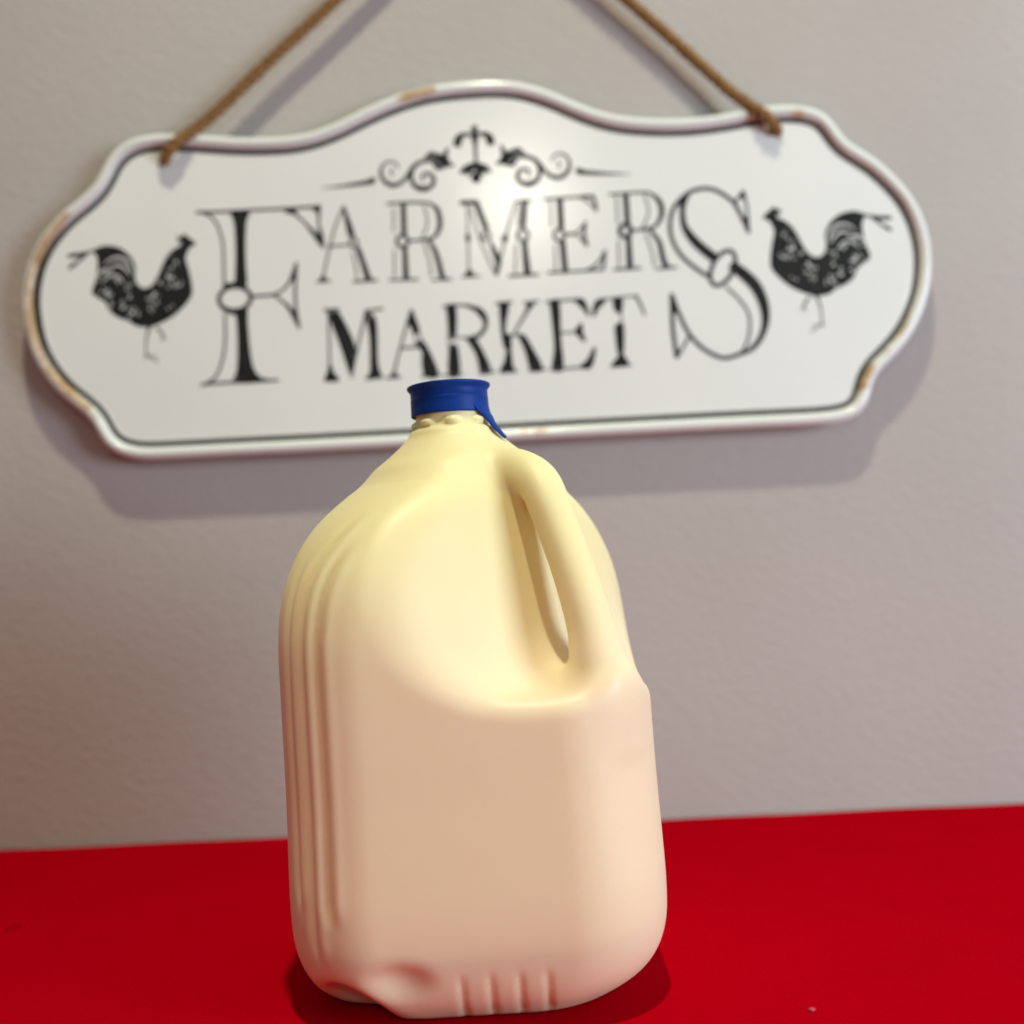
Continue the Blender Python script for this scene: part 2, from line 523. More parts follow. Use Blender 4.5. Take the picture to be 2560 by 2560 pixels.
# ------------------------------------------------------------------ hanging sign
SIGN = {
'outline': [[-259.06,-16.06],[-257.23,-4.05],[-253.15,7.87],[-246.06,19.67],[-235.22,31.32],[-223.7,39.9],[-215.96,47.15],[-211.98,54.59],[-207.99,62.03],[-201.01,68.57],[-191.09,72.69],[-179.02,73.66],[-163.98,72.95],[-148.98,71.17],[-133.99,69.55],[-118.96,68.85],[-103.9,69.05],[-91.77,71.08],[-78.04,75.79],[-65.76,81.34],[-50.44,87.51],[-35.17,92.16],[-19.98,94.81],[-4.86,95.64],[10.22,95.69],[22.47,94.66],[34.39,91.64],[46.22,86.79],[57.99,80.87],[69.79,75.73],[81.65,72.11],[96.6,69.87],[111.6,68.86],[126.66,68.92],[141.79,70.35],[153.93,72.07],[164.55,73.56],[178.11,73.69],[191.54,71.53],[200.28,66.53],[205.13,59.42],[209.23,52.35],[217.16,46.64],[227.24,39.31],[237.13,28.94],[245.46,17.91],[251.35,3.97],[254.15,-11.32],[253.51,-26.41],[250.04,-41.34],[244.0,-54.62],[235.82,-66.27],[226.31,-75.59],[219.21,-82.01],[216.37,-87.12],[215.08,-93.8],[211.37,-101.11],[205.12,-106.05],[194.58,-108.25],[176.69,-108.91],[132.06,-108.93],[72.54,-109.3],[13.01,-109.82],[-54.18,-110.43],[-95.84,-110.73],[-140.46,-110.9],[-185.09,-111.07],[-196.97,-110.52],[-208.76,-106.98],[-216.01,-100.68],[-219.49,-93.04],[-222.31,-87.68],[-228.83,-81.39],[-239.0,-72.67],[-247.64,-61.77],[-254.71,-47.91],[-258.43,-31.18]],
'F': [['P',[[-139.71,26.46],[-130.19,26.47],[-131.71,22.19],[-132.8,10.79],[-133.07,-2.92],[-133.05,-15.01],[-138.01,-14.78],[-137.42,1.86],[-137.38,15.58],[-138.04,22.49]]],['P',[[-138.99,-29.54],[-133.34,-29.35],[-133.32,-34.82],[-132.7,-48.93],[-131.7,-58.73],[-129.89,-64.48],[-126.87,-68.02],[-122.87,-69.57],[-140.42,-69.43],[-139.06,-62.92],[-138.1,-48.68],[-138.27,-34.58]]],['L',[[-159.59,27.85],[-143.74,27.57],[-125.62,27.64],[-107.49,27.7],[-89.36,28.0]],1.65],['L',[[-160.26,-70.32],[-151.69,-69.81],[-138.18,-69.76],[-124.68,-69.71],[-116.8,-69.62]],1.53],['L',[[-156.21,27.46],[-152.41,25.91],[-148.48,21.6],[-146.42,16.01],[-145.08,9.08],[-144.95,-0.08],[-145.19,-13.31]],1.41],['L',[[-145.38,-31.52],[-145.56,-42.88],[-146.57,-52.37],[-149.14,-61.32],[-152.72,-67.05],[-158.91,-70.38]],1.41],['L',[[-130.41,-21.71],[-130.71,-23.84],[-131.86,-25.82],[-133.74,-27.44],[-136.19,-28.56],[-138.95,-29.05],[-141.75,-28.89],[-144.32,-28.07],[-146.42,-26.68],[-147.82,-24.85],[-148.41,-22.77],[-148.11,-20.64],[-146.97,-18.66],[-145.08,-17.03],[-142.63,-15.91],[-139.87,-15.42],[-137.07,-15.59],[-134.49,-16.41],[-132.4,-17.8],[-130.99,-19.62],[-130.41,-21.71]],2.47],['L',[[-146.57,-26.91],[-143.5,-29.33],[-139.69,-30.19],[-135.85,-29.92],[-133.3,-27.99]],2.71],['L',[[-145.22,-14.22],[-142.52,-14.57],[-137.97,-13.64]],2.71],['L',[[-130.36,-21.75],[-124.02,-21.36],[-116.57,-21.25]],1.65],['L',[[-117.24,-21.22],[-112.64,-18.93],[-108.65,-15.01],[-105.76,-10.13],[-103.92,-3.37]],[1.65,1.41,1.65,2.95,1.18]],['L',[[-117.24,-21.22],[-112.86,-24.84],[-108.53,-29.6],[-105.79,-34.73],[-103.76,-40.74]],[1.65,1.41,2.47,2.95,1.18]],['L',[[-103.92,-3.37],[-104.75,-13.37],[-105.32,-22.46],[-104.99,-31.59],[-103.76,-40.74]],1.65],['L',[[-90.02,28.49],[-90.43,17.96],[-89.34,11.04],[-88.48,4.14]],[2.47,1.41,2.71,1.18]],['L',[[-108.67,26.61],[-103.1,24.06],[-97.66,18.3],[-92.28,11.18],[-88.48,4.14]],[2.71,1.65,1.41,2.95,1.18]],['L',[[-107.99,26.58],[-103.51,25.22]],2.95],['L',[[-92.58,26.78],[-89.9,25.73]],2.95],['L',[[-139.71,26.46],[-130.19,26.47],[-131.71,22.19],[-132.8,10.79],[-133.07,-2.92],[-133.05,-15.01],[-138.01,-14.78],[-137.42,1.86],[-137.38,15.58],[-138.04,22.49],[-139.71,26.46]],1.41],['L',[[-138.99,-29.54],[-133.34,-29.35],[-133.32,-34.82],[-132.7,-48.93],[-131.7,-58.73],[-129.89,-64.48],[-126.87,-68.02],[-122.87,-69.57],[-140.42,-69.43],[-139.06,-62.92],[-138.1,-48.68],[-138.27,-34.58],[-138.99,-29.54]],1.41]],
'A1': [['L',[[-76.51,26.48],[-80.71,17.51],[-84.32,6.23],[-89.1,-11.82]],1.17],['L',[[-90.3,-13.59],[-88.26,-13.46]],3.18],['L',[[-92.84,-15.07],[-85.15,-14.74]],1.26],['L',[[-76.24,27.39],[-73.89,18.34],[-71.93,10.69]],[1.71,3.18,3.48]],['L',[[-68.94,6.2],[-69.21,5.12],[-69.87,4.28],[-70.8,3.83],[-71.8,3.88],[-72.69,4.41],[-73.28,5.31],[-73.46,6.41],[-73.19,7.49],[-72.53,8.33],[-71.61,8.78],[-70.6,8.73],[-69.71,8.2],[-69.12,7.3],[-68.94,6.2]],1.56],['L',[[-68.86,2.76],[-66.25,-5.58],[-63.69,-14.83]],[3.18,3.18,3.77]],['L',[[-72.33,0.64],[-70.79,-5.83],[-70.21,-14.07]],0.99],['L',[[-75.6,20.71],[-73.76,10.31]],0.88],['L',[[-72.09,-15.81],[-58.98,-15.51]],1.56],['L',[[-85.73,4.93],[-74.86,5.33]],1.26]],
'R1': [['L',[[-42.3,26.48],[-42.54,10.0]],3.18],['L',[[-40.46,5.78],[-40.75,4.57],[-41.48,3.56],[-42.53,2.92],[-43.75,2.73],[-44.95,3.03],[-45.95,3.77],[-46.59,4.84],[-46.78,6.08],[-46.49,7.29],[-45.76,8.29],[-44.7,8.94],[-43.48,9.13],[-42.28,8.83],[-41.29,8.08],[-40.65,7.02],[-40.46,5.78]],2.0],['L',[[-42.43,1.99],[-42.5,-15.82]],[2.88,3.48]],['L',[[-47.81,24.68],[-48.37,11.41]],0.94],['L',[[-48.33,1.35],[-48.98,-14.15]],0.94],['L',[[-51.31,27.82],[-37.26,27.85],[-27.09,27.15]],1.56],['L',[[-27.1,26.92],[-23.4,23.53],[-22.05,18.2],[-22.28,12.94],[-24.98,8.03],[-29.12,6.39],[-33.66,6.15]],[1.41,2.73,2.88,2.88,2.0,2.0,2.0]],['L',[[-30.55,25.7],[-29.05,18.53],[-29.75,12.83],[-32.22,7.91]],0.99],['L',[[-28.28,4.98],[-25.35,-0.64],[-23.41,-8.04],[-22.13,-14.95],[-19.51,-16.9]],[2.0,2.88,3.03,3.18,1.71]],['L',[[-31.5,3.76],[-28.95,-5.5],[-28.22,-14.67]],0.99],['L',[[-51.76,-15.85],[-35.74,-16.14]],1.29],['L',[[-27.87,-16.96],[-16.58,-17.04]],1.17],['L',[[-40.0,5.99],[-33.66,6.15]],1.41]],
'M1': [['L',[[-6.12,25.02],[-6.57,4.88],[-6.98,-14.52]],1.05],['L',[[-6.44,7.62],[-6.57,4.88]],2.88],['L',[[-7.87,-14.25],[-5.16,-14.15]],3.48],['L',[[-10.88,-15.93],[-0.72,-15.95]],1.17],['L',[[-9.69,26.33],[-0.62,26.37]],2.73],['L',[[-1.09,26.16],[1.9,17.08],[4.11,10.79]],3.18],['L',[[5.95,6.58],[5.68,5.6],[5.02,4.84],[4.1,4.44],[3.09,4.49],[2.21,4.97],[1.62,5.79],[1.44,6.79],[1.71,7.77],[2.37,8.54],[3.29,8.94],[4.3,8.89],[5.18,8.41],[5.77,7.58],[5.95,6.58]],1.56],['L',[[6.01,2.92],[8.85,-4.3],[10.01,-8.47],[8.54,-15.93]],[1.71,3.48,3.48,1.41]],['L',[[-4.6,23.57],[0.21,4.56],[7.9,-15.21]],0.99],['L',[[21.04,24.66],[14.98,6.16],[8.77,-15.94]],1.17],['L',[[14.76,6.17],[13.95,3.46]],3.18],['L',[[26.53,25.78],[24.72,11.2]],3.18],['L',[[27.42,6.04],[27.14,4.82],[26.45,3.82],[25.47,3.17],[24.33,2.98],[23.22,3.27],[22.3,4.01],[21.72,5.08],[21.55,6.31],[21.83,7.52],[22.51,8.53],[23.5,9.18],[24.63,9.37],[25.74,9.07],[26.66,8.34],[27.25,7.27],[27.42,6.04]],1.85],['L',[[25.22,2.48],[25.51,-5.76],[26.15,-16.3]],[3.18,3.48,4.07]],['L',[[20.41,1.33],[19.2,-15.06]],0.99],['L',[[23.26,23.64],[22.01,11.32]],0.99],['L',[[21.07,25.35],[30.15,25.61]],1.56],['L',[[15.51,-16.71],[32.01,-16.57]],1.56]],
'E1': [['L',[[46.26,26.23],[46.37,9.73]],3.48],['L',[[47.96,5.07],[47.67,3.86],[46.99,2.85],[46.0,2.21],[44.87,2.02],[43.76,2.31],[42.84,3.05],[42.25,4.12],[42.09,5.35],[42.37,6.56],[43.06,7.57],[44.04,8.22],[45.18,8.41],[46.29,8.11],[47.21,7.37],[47.79,6.31],[47.96,5.07]],1.85],['L',[[46.65,1.48],[47.4,-15.92]],3.48],['L',[[41.02,25.56],[40.97,10.44]],0.99],['L',[[42.28,-0.15],[42.03,-14.76]],0.99],['L',[[37.42,26.19],[51.03,26.47],[65.77,26.92]],1.41],['L',[[57.82,26.38],[65.05,26.04],[66.7,18.17]],[2.0,2.0,1.71]],['L',[[58.93,25.87],[63.07,22.69],[66.7,18.17]],0.99],['L',[[48.2,5.52],[54.55,5.68]],1.71],['L',[[60.05,11.83],[59.05,5.24],[60.3,-1.45]],2.0],['L',[[54.55,5.68],[60.03,11.38]],1.11],['L',[[54.55,5.68],[60.1,-0.98]],1.11],['L',[[37.68,-15.92],[53.5,-15.75],[68.87,-15.55]],1.41],['L',[[59.39,-15.57],[66.12,-11.77],[70.54,-4.67]],1.41],['L',[[70.54,-4.67],[68.87,-15.55]],1.71]],
'R2': [['L',[[83.64,26.32],[83.94,9.8]],3.33],['L',[[85.54,5.83],[85.24,4.53],[84.5,3.45],[83.43,2.76],[82.21,2.56],[81.02,2.87],[80.03,3.66],[79.4,4.81],[79.23,6.13],[79.53,7.43],[80.27,8.51],[81.34,9.2],[82.56,9.4],[83.75,9.09],[84.74,8.3],[85.37,7.15],[85.54,5.83]],2.73],['L',[[83.99,2.01],[84.02,-15.35]],[3.18,3.77]],['L',[[78.42,26.1],[78.32,10.52]],0.99],['L',[[78.28,0.91],[77.96,-14.61]],0.99],['L',[[74.4,27.21],[86.19,27.57],[96.84,27.53]],1.41],['L',[[96.83,27.3],[101.82,23.17],[103.6,18.04],[103.13,13.48],[100.64,9.02],[97.14,6.89],[91.9,6.22]],[1.41,2.88,3.18,2.88,2.0,2.0,2.0]],['L',[[94.08,26.74],[96.14,18.39],[95.17,12.71],[92.19,7.58]],0.99],['L',[[85.78,6.05],[91.9,6.22]],1.56],['L',[[96.61,5.54],[101.24,-1.31],[102.63,-9.37],[104.17,-14.47],[106.8,-15.96]],[2.0,2.88,3.18,3.18,1.71]],['L',[[93.81,3.84],[96.88,-6.82],[97.81,-15.08]],0.99],['L',[[74.73,-15.83],[90.1,-15.63]],1.41],['L',[[98.64,-16.49],[110.41,-16.13]],1.29]],
'S': [['L',[[145.72,18.36],[139.67,23.69],[133.75,27.18],[127.46,28.16],[120.12,26.44],[113.75,21.69],[109.35,15.48],[107.74,6.39],[108.94,-0.98],[111.99,-7.53],[116.87,-13.46],[123.35,-19.01],[128.15,-22.2]],2.36],['L',[[119.87,25.99],[116.2,20.89],[115.22,15.2],[115.93,7.15],[119.85,0.11],[125.19,-5.86],[131.44,-11.4]],[1.41,3.9,3.19,3.9,5.09,5.57,5.81]],['L',[[141.36,-20.72],[140.05,-22.72],[138.55,-24.47],[136.94,-25.88],[135.29,-26.89],[133.7,-27.44],[132.23,-27.51],[130.97,-27.09],[129.98,-26.21],[129.3,-24.9],[128.97,-23.24],[129.01,-21.3],[129.41,-19.19],[130.16,-17.01],[131.22,-14.86],[132.53,-12.86],[134.03,-11.11],[135.64,-9.7],[137.29,-8.69],[138.89,-8.13],[140.36,-8.06],[141.62,-8.48],[142.62,-9.37],[143.29,-10.68],[143.62,-12.34],[143.58,-14.28],[143.17,-16.4],[142.42,-18.58],[141.36,-20.72]],2.47],['L',[[142.0,-16.69],[149.11,-22.96],[154.4,-29.36],[157.78,-37.48],[158.91,-45.5],[157.82,-52.94],[154.27,-60.04],[149.04,-65.02],[143.29,-67.24]],[6.04,6.76,6.76,6.04,5.09,3.9,3.19,2.71,1.65]],['L',[[137.73,-28.8],[144.34,-35.72],[149.11,-43.45],[149.83,-50.75],[148.23,-59.31],[144.49,-65.94]],1.53],['L',[[144.45,-66.61],[140.56,-67.79],[134.2,-68.86],[126.5,-65.55],[120.03,-60.26],[114.77,-53.21],[110.75,-43.93],[106.67,-31.45]],2.36],['L',[[106.67,-31.45],[106.35,-50.54],[107.72,-67.4]],2.47],['L',[[107.72,-67.4],[115.8,-55.07]],1.53],['L',[[107.11,-36.03],[108.17,-41.54]],2.95],['L',[[107.71,-63.32],[108.01,-66.05]],2.95],['L',[[150.43,25.71],[151.86,14.63],[152.07,2.03]],1.53],['L',[[144.62,18.87],[150.43,25.71]],1.53],['L',[[144.85,18.86],[148.9,10.19],[152.07,2.03]],2.36],['L',[[149.8,10.15],[151.17,6.19]],2.95],['L',[[149.39,23.23],[149.99,21.83]],2.95]],
'M2': [['L',[[-86.79,-33.57],[-87.24,-50.6],[-87.59,-65.32]],1.3],['P',[[-90.52,-71.07],[-83.1,-71.19],[-85.86,-66.99],[-87.03,-62.4],[-88.55,-66.86]]],['P',[[-87.2,-32.42],[-82.01,-32.43],[-73.14,-53.07],[-75.24,-66.12],[-76.37,-66.07],[-80.13,-53.2],[-83.55,-42.82]]],['L',[[-89.41,-31.18],[-81.28,-31.1]],1.41],['L',[[-65.58,-33.43],[-70.28,-49.12],[-75.63,-70.18]],[1.65,1.3,1.18]],['P',[[-66.05,-33.86],[-60.81,-38.2],[-60.89,-62.03],[-59.42,-70.03],[-65.74,-70.42],[-64.22,-66.41],[-63.75,-49.42],[-64.73,-40.29]]],['L',[[-67.57,-71.24],[-57.88,-70.78]],1.3],['L',[[-66.46,-32.93],[-56.26,-31.81]],1.41],['L',[[-90.52,-71.07],[-83.1,-71.19],[-85.86,-66.99],[-87.03,-62.4],[-88.55,-66.86],[-90.52,-71.07]],1.41],['L',[[-87.2,-32.42],[-82.01,-32.43],[-73.14,-53.07],[-75.24,-66.12],[-76.37,-66.07],[-80.13,-53.2],[-83.55,-42.82],[-87.2,-32.42]],1.41],['L',[[-66.05,-33.86],[-60.81,-38.2],[-60.89,-62.03],[-59.42,-70.03],[-65.74,-70.42],[-64.22,-66.41],[-63.75,-49.42],[-64.73,-40.29],[-66.05,-33.86]],1.41]],
'A2': [['P',[[-40.1,-33.71],[-36.74,-44.78],[-38.86,-46.95],[-40.7,-42.55],[-42.21,-40.89]]],['L',[[-40.3,-33.24],[-46.75,-52.49],[-51.99,-69.92]],[1.41,1.3,1.41]],['L',[[-52.66,-69.89],[-50.41,-69.77]],2.71],['L',[[-55.87,-71.33],[-47.76,-71.03]],1.3],['L',[[-47.07,-54.74],[-36.93,-54.53]],1.41],['P',[[-38.4,-52.19],[-33.92,-52.63],[-27.03,-70.41],[-33.79,-70.77],[-35.0,-62.11],[-34.58,-57.59]]],['L',[[-36.75,-45.23],[-34.39,-53.06]],0.84],['L',[[-40.3,-43.7],[-38.41,-52.42]],0.7],['L',[[-36.29,-71.33],[-25.25,-70.94]],1.3],['L',[[-40.1,-33.71],[-36.74,-44.78],[-38.86,-46.95],[-40.7,-42.55],[-42.21,-40.89],[-40.1,-33.71]],1.41],['L',[[-38.4,-52.19],[-33.92,-52.63],[-27.03,-70.41],[-33.79,-70.77],[-35.0,-62.11],[-34.58,-57.59],[-38.4,-52.19]],1.41]],
'R3': [['P',[[-20.18,-32.36],[-15.68,-32.57],[-16.16,-48.46],[-19.16,-50.14],[-19.62,-40.12]]],['P',[[-19.38,-55.12],[-15.77,-55.06],[-15.1,-70.51],[-20.29,-70.72]]],['L',[[-20.47,-49.17],[-20.09,-56.0]],0.75],['L',[[-23.47,-71.48],[-12.89,-71.29]],1.3],['L',[[-22.21,-32.27],[-14.98,-31.92],[-7.77,-32.26]],1.41],['L',[[-10.47,-32.13],[-3.81,-34.49],[-0.35,-37.84],[1.28,-41.78],[0.65,-45.61],[-2.68,-49.55],[-8.62,-51.31]],[1.18,3.19,4.14,2.95,2.47,2.47,2.71]],['L',[[-16.23,-50.05],[-7.93,-50.89]],0.99],['P',[[-9.94,-50.57],[-5.69,-51.22],[-2.13,-57.29],[2.5,-69.52],[-2.27,-70.43],[-4.51,-60.13]]],['L',[[-3.65,-71.04],[5.37,-70.56]],1.3],['L',[[-20.18,-32.36],[-15.68,-32.57],[-16.16,-48.46],[-19.16,-50.14],[-19.62,-40.12],[-20.18,-32.36]],1.41],['L',[[-19.38,-55.12],[-15.77,-55.06],[-15.1,-70.51],[-20.29,-70.72],[-19.38,-55.12]],1.41],['L',[[-9.94,-50.57],[-5.69,-51.22],[-2.13,-57.29],[2.5,-69.52],[-2.27,-70.43],[-4.51,-60.13],[-9.94,-50.57]],1.41]],
'K': [['P',[[9.81,-32.62],[14.33,-32.61],[12.31,-42.07],[11.28,-49.74],[10.38,-49.7],[10.08,-41.51]]],['P',[[10.38,-49.7],[14.61,-50.81],[13.97,-59.85],[11.43,-56.33]]],['P',[[12.09,-61.58],[14.24,-58.96],[14.95,-67.83],[15.96,-70.37],[8.98,-70.5],[11.24,-65.39]]],['L',[[7.59,-31.84],[16.63,-31.57]],1.41],['L',[[8.05,-71.14],[17.51,-70.9]],1.3],['L',[[27.38,-33.22],[23.01,-39.84],[17.17,-49.11]],[2.95,1.65,1.3]],['L',[[25.5,-34.95],[27.83,-33.24]],3.19],['L',[[23.36,-32.34],[31.74,-31.83]],1.3],['L',[[13.96,-50.32],[20.26,-50.62]],1.18],['P',[[19.38,-50.12],[22.91,-51.65],[26.64,-58.63],[31.52,-69.74],[25.86,-70.38],[23.21,-59.83]]],['L',[[24.26,-70.98],[33.96,-70.53]],1.3],['L',[[9.81,-32.62],[14.33,-32.61],[12.31,-42.07],[11.28,-49.74],[10.38,-49.7],[10.08,-41.51],[9.81,-32.62]],1.41],['L',[[10.38,-49.7],[14.61,-50.81],[13.97,-59.85],[11.43,-56.33],[10.38,-49.7]],1.41],['L',[[12.09,-61.58],[14.24,-58.96],[14.95,-67.83],[15.96,-70.37],[8.98,-70.5],[11.24,-65.39],[12.09,-61.58]],1.41],['L',[[19.38,-50.12],[22.91,-51.65],[26.64,-58.63],[31.52,-69.74],[25.86,-70.38],[23.21,-59.83],[19.38,-50.12]],1.41]],
'E2': [['P',[[38.23,-32.81],[42.75,-32.79],[42.67,-53.25],[43.21,-70.05],[38.02,-70.27],[39.7,-58.78],[39.11,-42.86]]],['L',[[35.77,-32.47],[48.2,-31.91],[56.33,-31.84]],1.41],['P',[[51.81,-32.08],[56.76,-32.31],[59.49,-41.08],[57.38,-38.03],[54.82,-34.95]]],['L',[[42.81,-50.3],[52.27,-50.29]],1.13],['P',[[51.38,-50.02],[54.97,-45.87],[55.17,-50.88],[56.51,-55.71]]],['L',[[36.41,-71.1],[48.59,-70.53],[57.61,-70.05]],1.3],['P',[[53.11,-70.06],[57.79,-66.43],[61.97,-59.37],[59.17,-70.35]]],['L',[[38.23,-32.81],[42.75,-32.79],[42.67,-53.25],[43.21,-70.05],[38.02,-70.27],[39.7,-58.78],[39.11,-42.86],[38.23,-32.81]],1.41],['L',[[51.81,-32.08],[56.76,-32.31],[59.49,-41.08],[57.38,-38.03],[54.82,-34.95],[51.81,-32.08]],1.41],['L',[[51.38,-50.02],[54.97,-45.87],[55.17,-50.88],[56.51,-55.71],[51.38,-50.02]],1.41],['L',[[53.11,-70.06],[57.79,-66.43],[61.97,-59.37],[59.17,-70.35],[53.11,-70.06]],1.41]],
'T': [['L',[[63.49,-33.08],[75.29,-31.81],[87.95,-31.26]],1.13],['P',[[62.93,-35.33],[67.37,-32.12],[68.66,-33.55],[64.86,-37.24],[62.16,-41.66]]],['L',[[86.13,-31.63],[88.63,-35.62],[90.98,-42.55]],[1.18,1.65,1.18]],['P',[[73.87,-33.11],[78.38,-33.09],[77.89,-38.3],[76.65,-40.52],[74.31,-37.68]]],['L',[[77.87,-38.76],[77.85,-48.08]],0.8],['P',[[74.24,-48.14],[78.13,-46.95],[77.92,-60.11],[76.61,-63.68],[74.92,-61.56]]],['P',[[76.41,-63.22],[78.09,-65.56],[79.67,-69.94],[71.78,-70.25],[74.69,-66.08]]],['L',[[70.4,-70.87],[81.91,-70.27]],1.3],['L',[[62.93,-35.33],[67.37,-32.12],[68.66,-33.55],[64.86,-37.24],[62.16,-41.66],[62.93,-35.33]],1.41],['L',[[73.87,-33.11],[78.38,-33.09],[77.89,-38.3],[76.65,-40.52],[74.31,-37.68],[73.87,-33.11]],1.41],['L',[[74.24,-48.14],[78.13,-46.95],[77.92,-60.11],[76.61,-63.68],[74.92,-61.56],[74.24,-48.14]],1.41],['L',[[76.41,-63.22],[78.09,-65.56],[79.67,-69.94],[71.78,-70.25],[74.69,-66.08],[76.41,-63.22]],1.41]],
'ornament': [['C',[[-57.5,42.58],[-57.83,40.07],[-60.58,39.28],[-73.08,38.49],[-88.96,38.31],[-73.01,40.32],[-62.74,41.91],[-59.28,43.35]]],['L',[[-44.12,47.93],[-45.36,50.75],[-48.71,52.06],[-52.17,50.61],[-54.15,46.79],[-53.42,42.39],[-50.38,39.26],[-47.02,38.18],[-42.88,39.6],[-39.33,43.11],[-36.42,47.57],[-32.21,50.59],[-26.05,51.46]],[1.03,1.03,1.23,1.44,1.84,2.25,2.65,2.65,2.25,2.25,2.04,2.25,1.84]],['L',[[-47.48,43.49],[-48.74,45.85],[-47.3,47.85]],1.03],['L',[[-32.21,50.59],[-35.99,47.09],[-37.12,41.86],[-35.48,37.64],[-31.27,35.38],[-26.71,36.08],[-24.29,39.64],[-25.72,43.16],[-29.31,44.02],[-31.21,42.04],[-29.5,39.66]],[1.84,2.25,2.45,2.65,3.43,2.65,2.45,2.25,1.84,1.44,1.03]],['P',[[-29.83,53.24],[-25.82,56.74],[-21.33,55.61],[-18.73,52.72],[-23.03,52.93]]],['L',[[-21.84,54.25],[-18.09,51.77],[-15.04,48.87]],[2.65,4.85,1.84]],['L',[[-15.77,58.11],[-17.05,54.72],[-17.64,51.75]],[1.44,2.65,2.65]],['L',[[-29.89,51.87],[-22.66,51.07],[-17.1,48.5],[-12.35,48.05]],[1.44,2.65,2.65,1.03]],['L',[[-24.28,50.22],[-21.71,46.88],[-17.12,48.05]],[1.44,2.65,1.44]],['L',[[-0.04,64.75],[-5.68,65.47],[-9.18,63.33],[-10.25,59.7]],[1.84,2.45,4.45,4.45]],['L',[[-0.98,48.67],[-5.88,45.68],[-8.93,43.52]],[1.84,4.04,1.84]],['L',[[-0.33,48.18],[-3.23,44.17],[-5.37,41.97]],[1.44,2.25,1.44]],['C',[[56.22,42.58],[56.55,40.07],[59.3,39.28],[71.8,38.49],[87.68,38.31],[71.73,40.32],[61.46,41.91],[58.0,43.35]]],['L',[[42.84,47.93],[44.08,50.75],[47.43,52.06],[50.89,50.61],[52.87,46.79],[52.14,42.39],[49.1,39.26],[45.74,38.18],[41.6,39.6],[38.05,43.11],[35.14,47.57],[30.93,50.59],[24.77,51.46]],[1.03,1.03,1.23,1.44,1.84,2.25,2.65,2.65,2.25,2.25,2.04,2.25,1.84]],['L',[[46.2,43.49],[47.46,45.85],[46.02,47.85]],1.03],['L',[[30.93,50.59],[34.71,47.09],[35.84,41.86],[34.2,37.64],[29.99,35.38],[25.43,36.08],[23.01,39.64],[24.44,43.16],[28.03,44.02],[29.93,42.04],[28.22,39.66]],[1.84,2.25,2.45,2.65,3.43,2.65,2.45,2.25,1.84,1.44,1.03]],['P',[[28.55,53.24],[24.54,56.74],[20.05,55.61],[17.45,52.72],[21.75,52.93]]],['L',[[20.56,54.25],[16.81,51.77],[13.76,48.87]],[2.65,4.85,1.84]],['L',[[14.49,58.11],[15.77,54.72],[16.36,51.75]],[1.44,2.65,2.65]],['L',[[28.61,51.87],[21.38,51.07],[15.82,48.5],[11.07,48.05]],[1.44,2.65,2.65,1.03]],['L',[[23.0,50.22],[20.43,46.88],[15.84,48.05]],[1.44,2.65,1.44]],['L',[[-1.24,64.75],[4.4,65.47],[7.9,63.33],[8.97,59.7]],[1.84,2.45,4.45,4.45]],['L',[[-0.3,48.67],[4.6,45.68],[7.65,43.52]],[1.84,4.04,1.84]],['L',[[-0.95,48.18],[1.95,44.17],[4.09,41.97]],[1.44,2.25,1.44]],['L',[[0.58,68.41],[0.36,67.93],[-0.13,67.75],[-0.6,67.98],[-0.78,68.47],[-0.56,68.95],[-0.07,69.13],[0.4,68.91],[0.58,68.41]],2.65],['L',[[-0.14,67.52],[-0.11,63.14],[-0.06,59.22],[-0.02,50.0]],[2.25,4.04,2.25,1.84]],['C',[[-0.06,44.02],[2.72,40.22],[-0.37,37.14],[-3.39,40.5]]],['L',[[-0.02,50.0],[-0.08,43.57]],1.44]],
'rooster_a': [['C',[[-170.81,15.64],[-169.47,13.92],[-166.59,15.92],[-164.32,13.68],[-162.03,12.15],[-160.48,9.47],[-163.34,8.18],[-165.06,5.66],[-166.37,1.46],[-164.93,-4.28],[-163.35,-12.86],[-163.56,-18.99],[-167.0,-24.02],[-172.79,-29.4],[-178.52,-32.9],[-184.67,-35.44],[-189.37,-36.4],[-195.87,-35.15],[-199.52,-32.39],[-205.06,-30.25],[-210.07,-26.25],[-212.72,-20.94],[-219.12,-16.39],[-219.49,-13.07],[-217.45,-7.5],[-216.2,2.84],[-218.39,7.68],[-221.71,6.42],[-225.55,3.28],[-231.3,-1.18],[-232.65,0.54],[-227.89,3.39],[-225.96,5.19],[-232.51,5.5],[-232.45,7.39],[-226.34,8.05],[-219.76,8.93],[-213.13,11.22],[-207.51,10.96],[-201.96,8.81],[-197.42,4.33],[-195.01,-0.98],[-195.22,-7.59],[-193.73,-11.91],[-190.52,-13.95],[-186.27,-12.73],[-182.84,-8.17],[-179.82,-1.69],[-176.83,3.84],[-172.96,7.45],[-169.14,9.64],[-170.47,12.07]]],['L',[[-187.72,-35.77],[-189.77,-41.32],[-190.46,-48.34],[-190.13,-52.59]],[1.57,1.12,0.9,1.12]],['L',[[-191.81,-53.92],[-189.43,-52.62],[-183.5,-56.65]],[0.45,0.9,0.56]],['L',[[-189.9,-52.6],[-184.31,-52.86]],0.45],['L',[[-184.02,-36.88],[-180.65,-40.81],[-181.45,-44.06]],[1.35,1.12,0.9]],['L',[[-180.66,-41.28],[-178.89,-44.18]],0.45]],
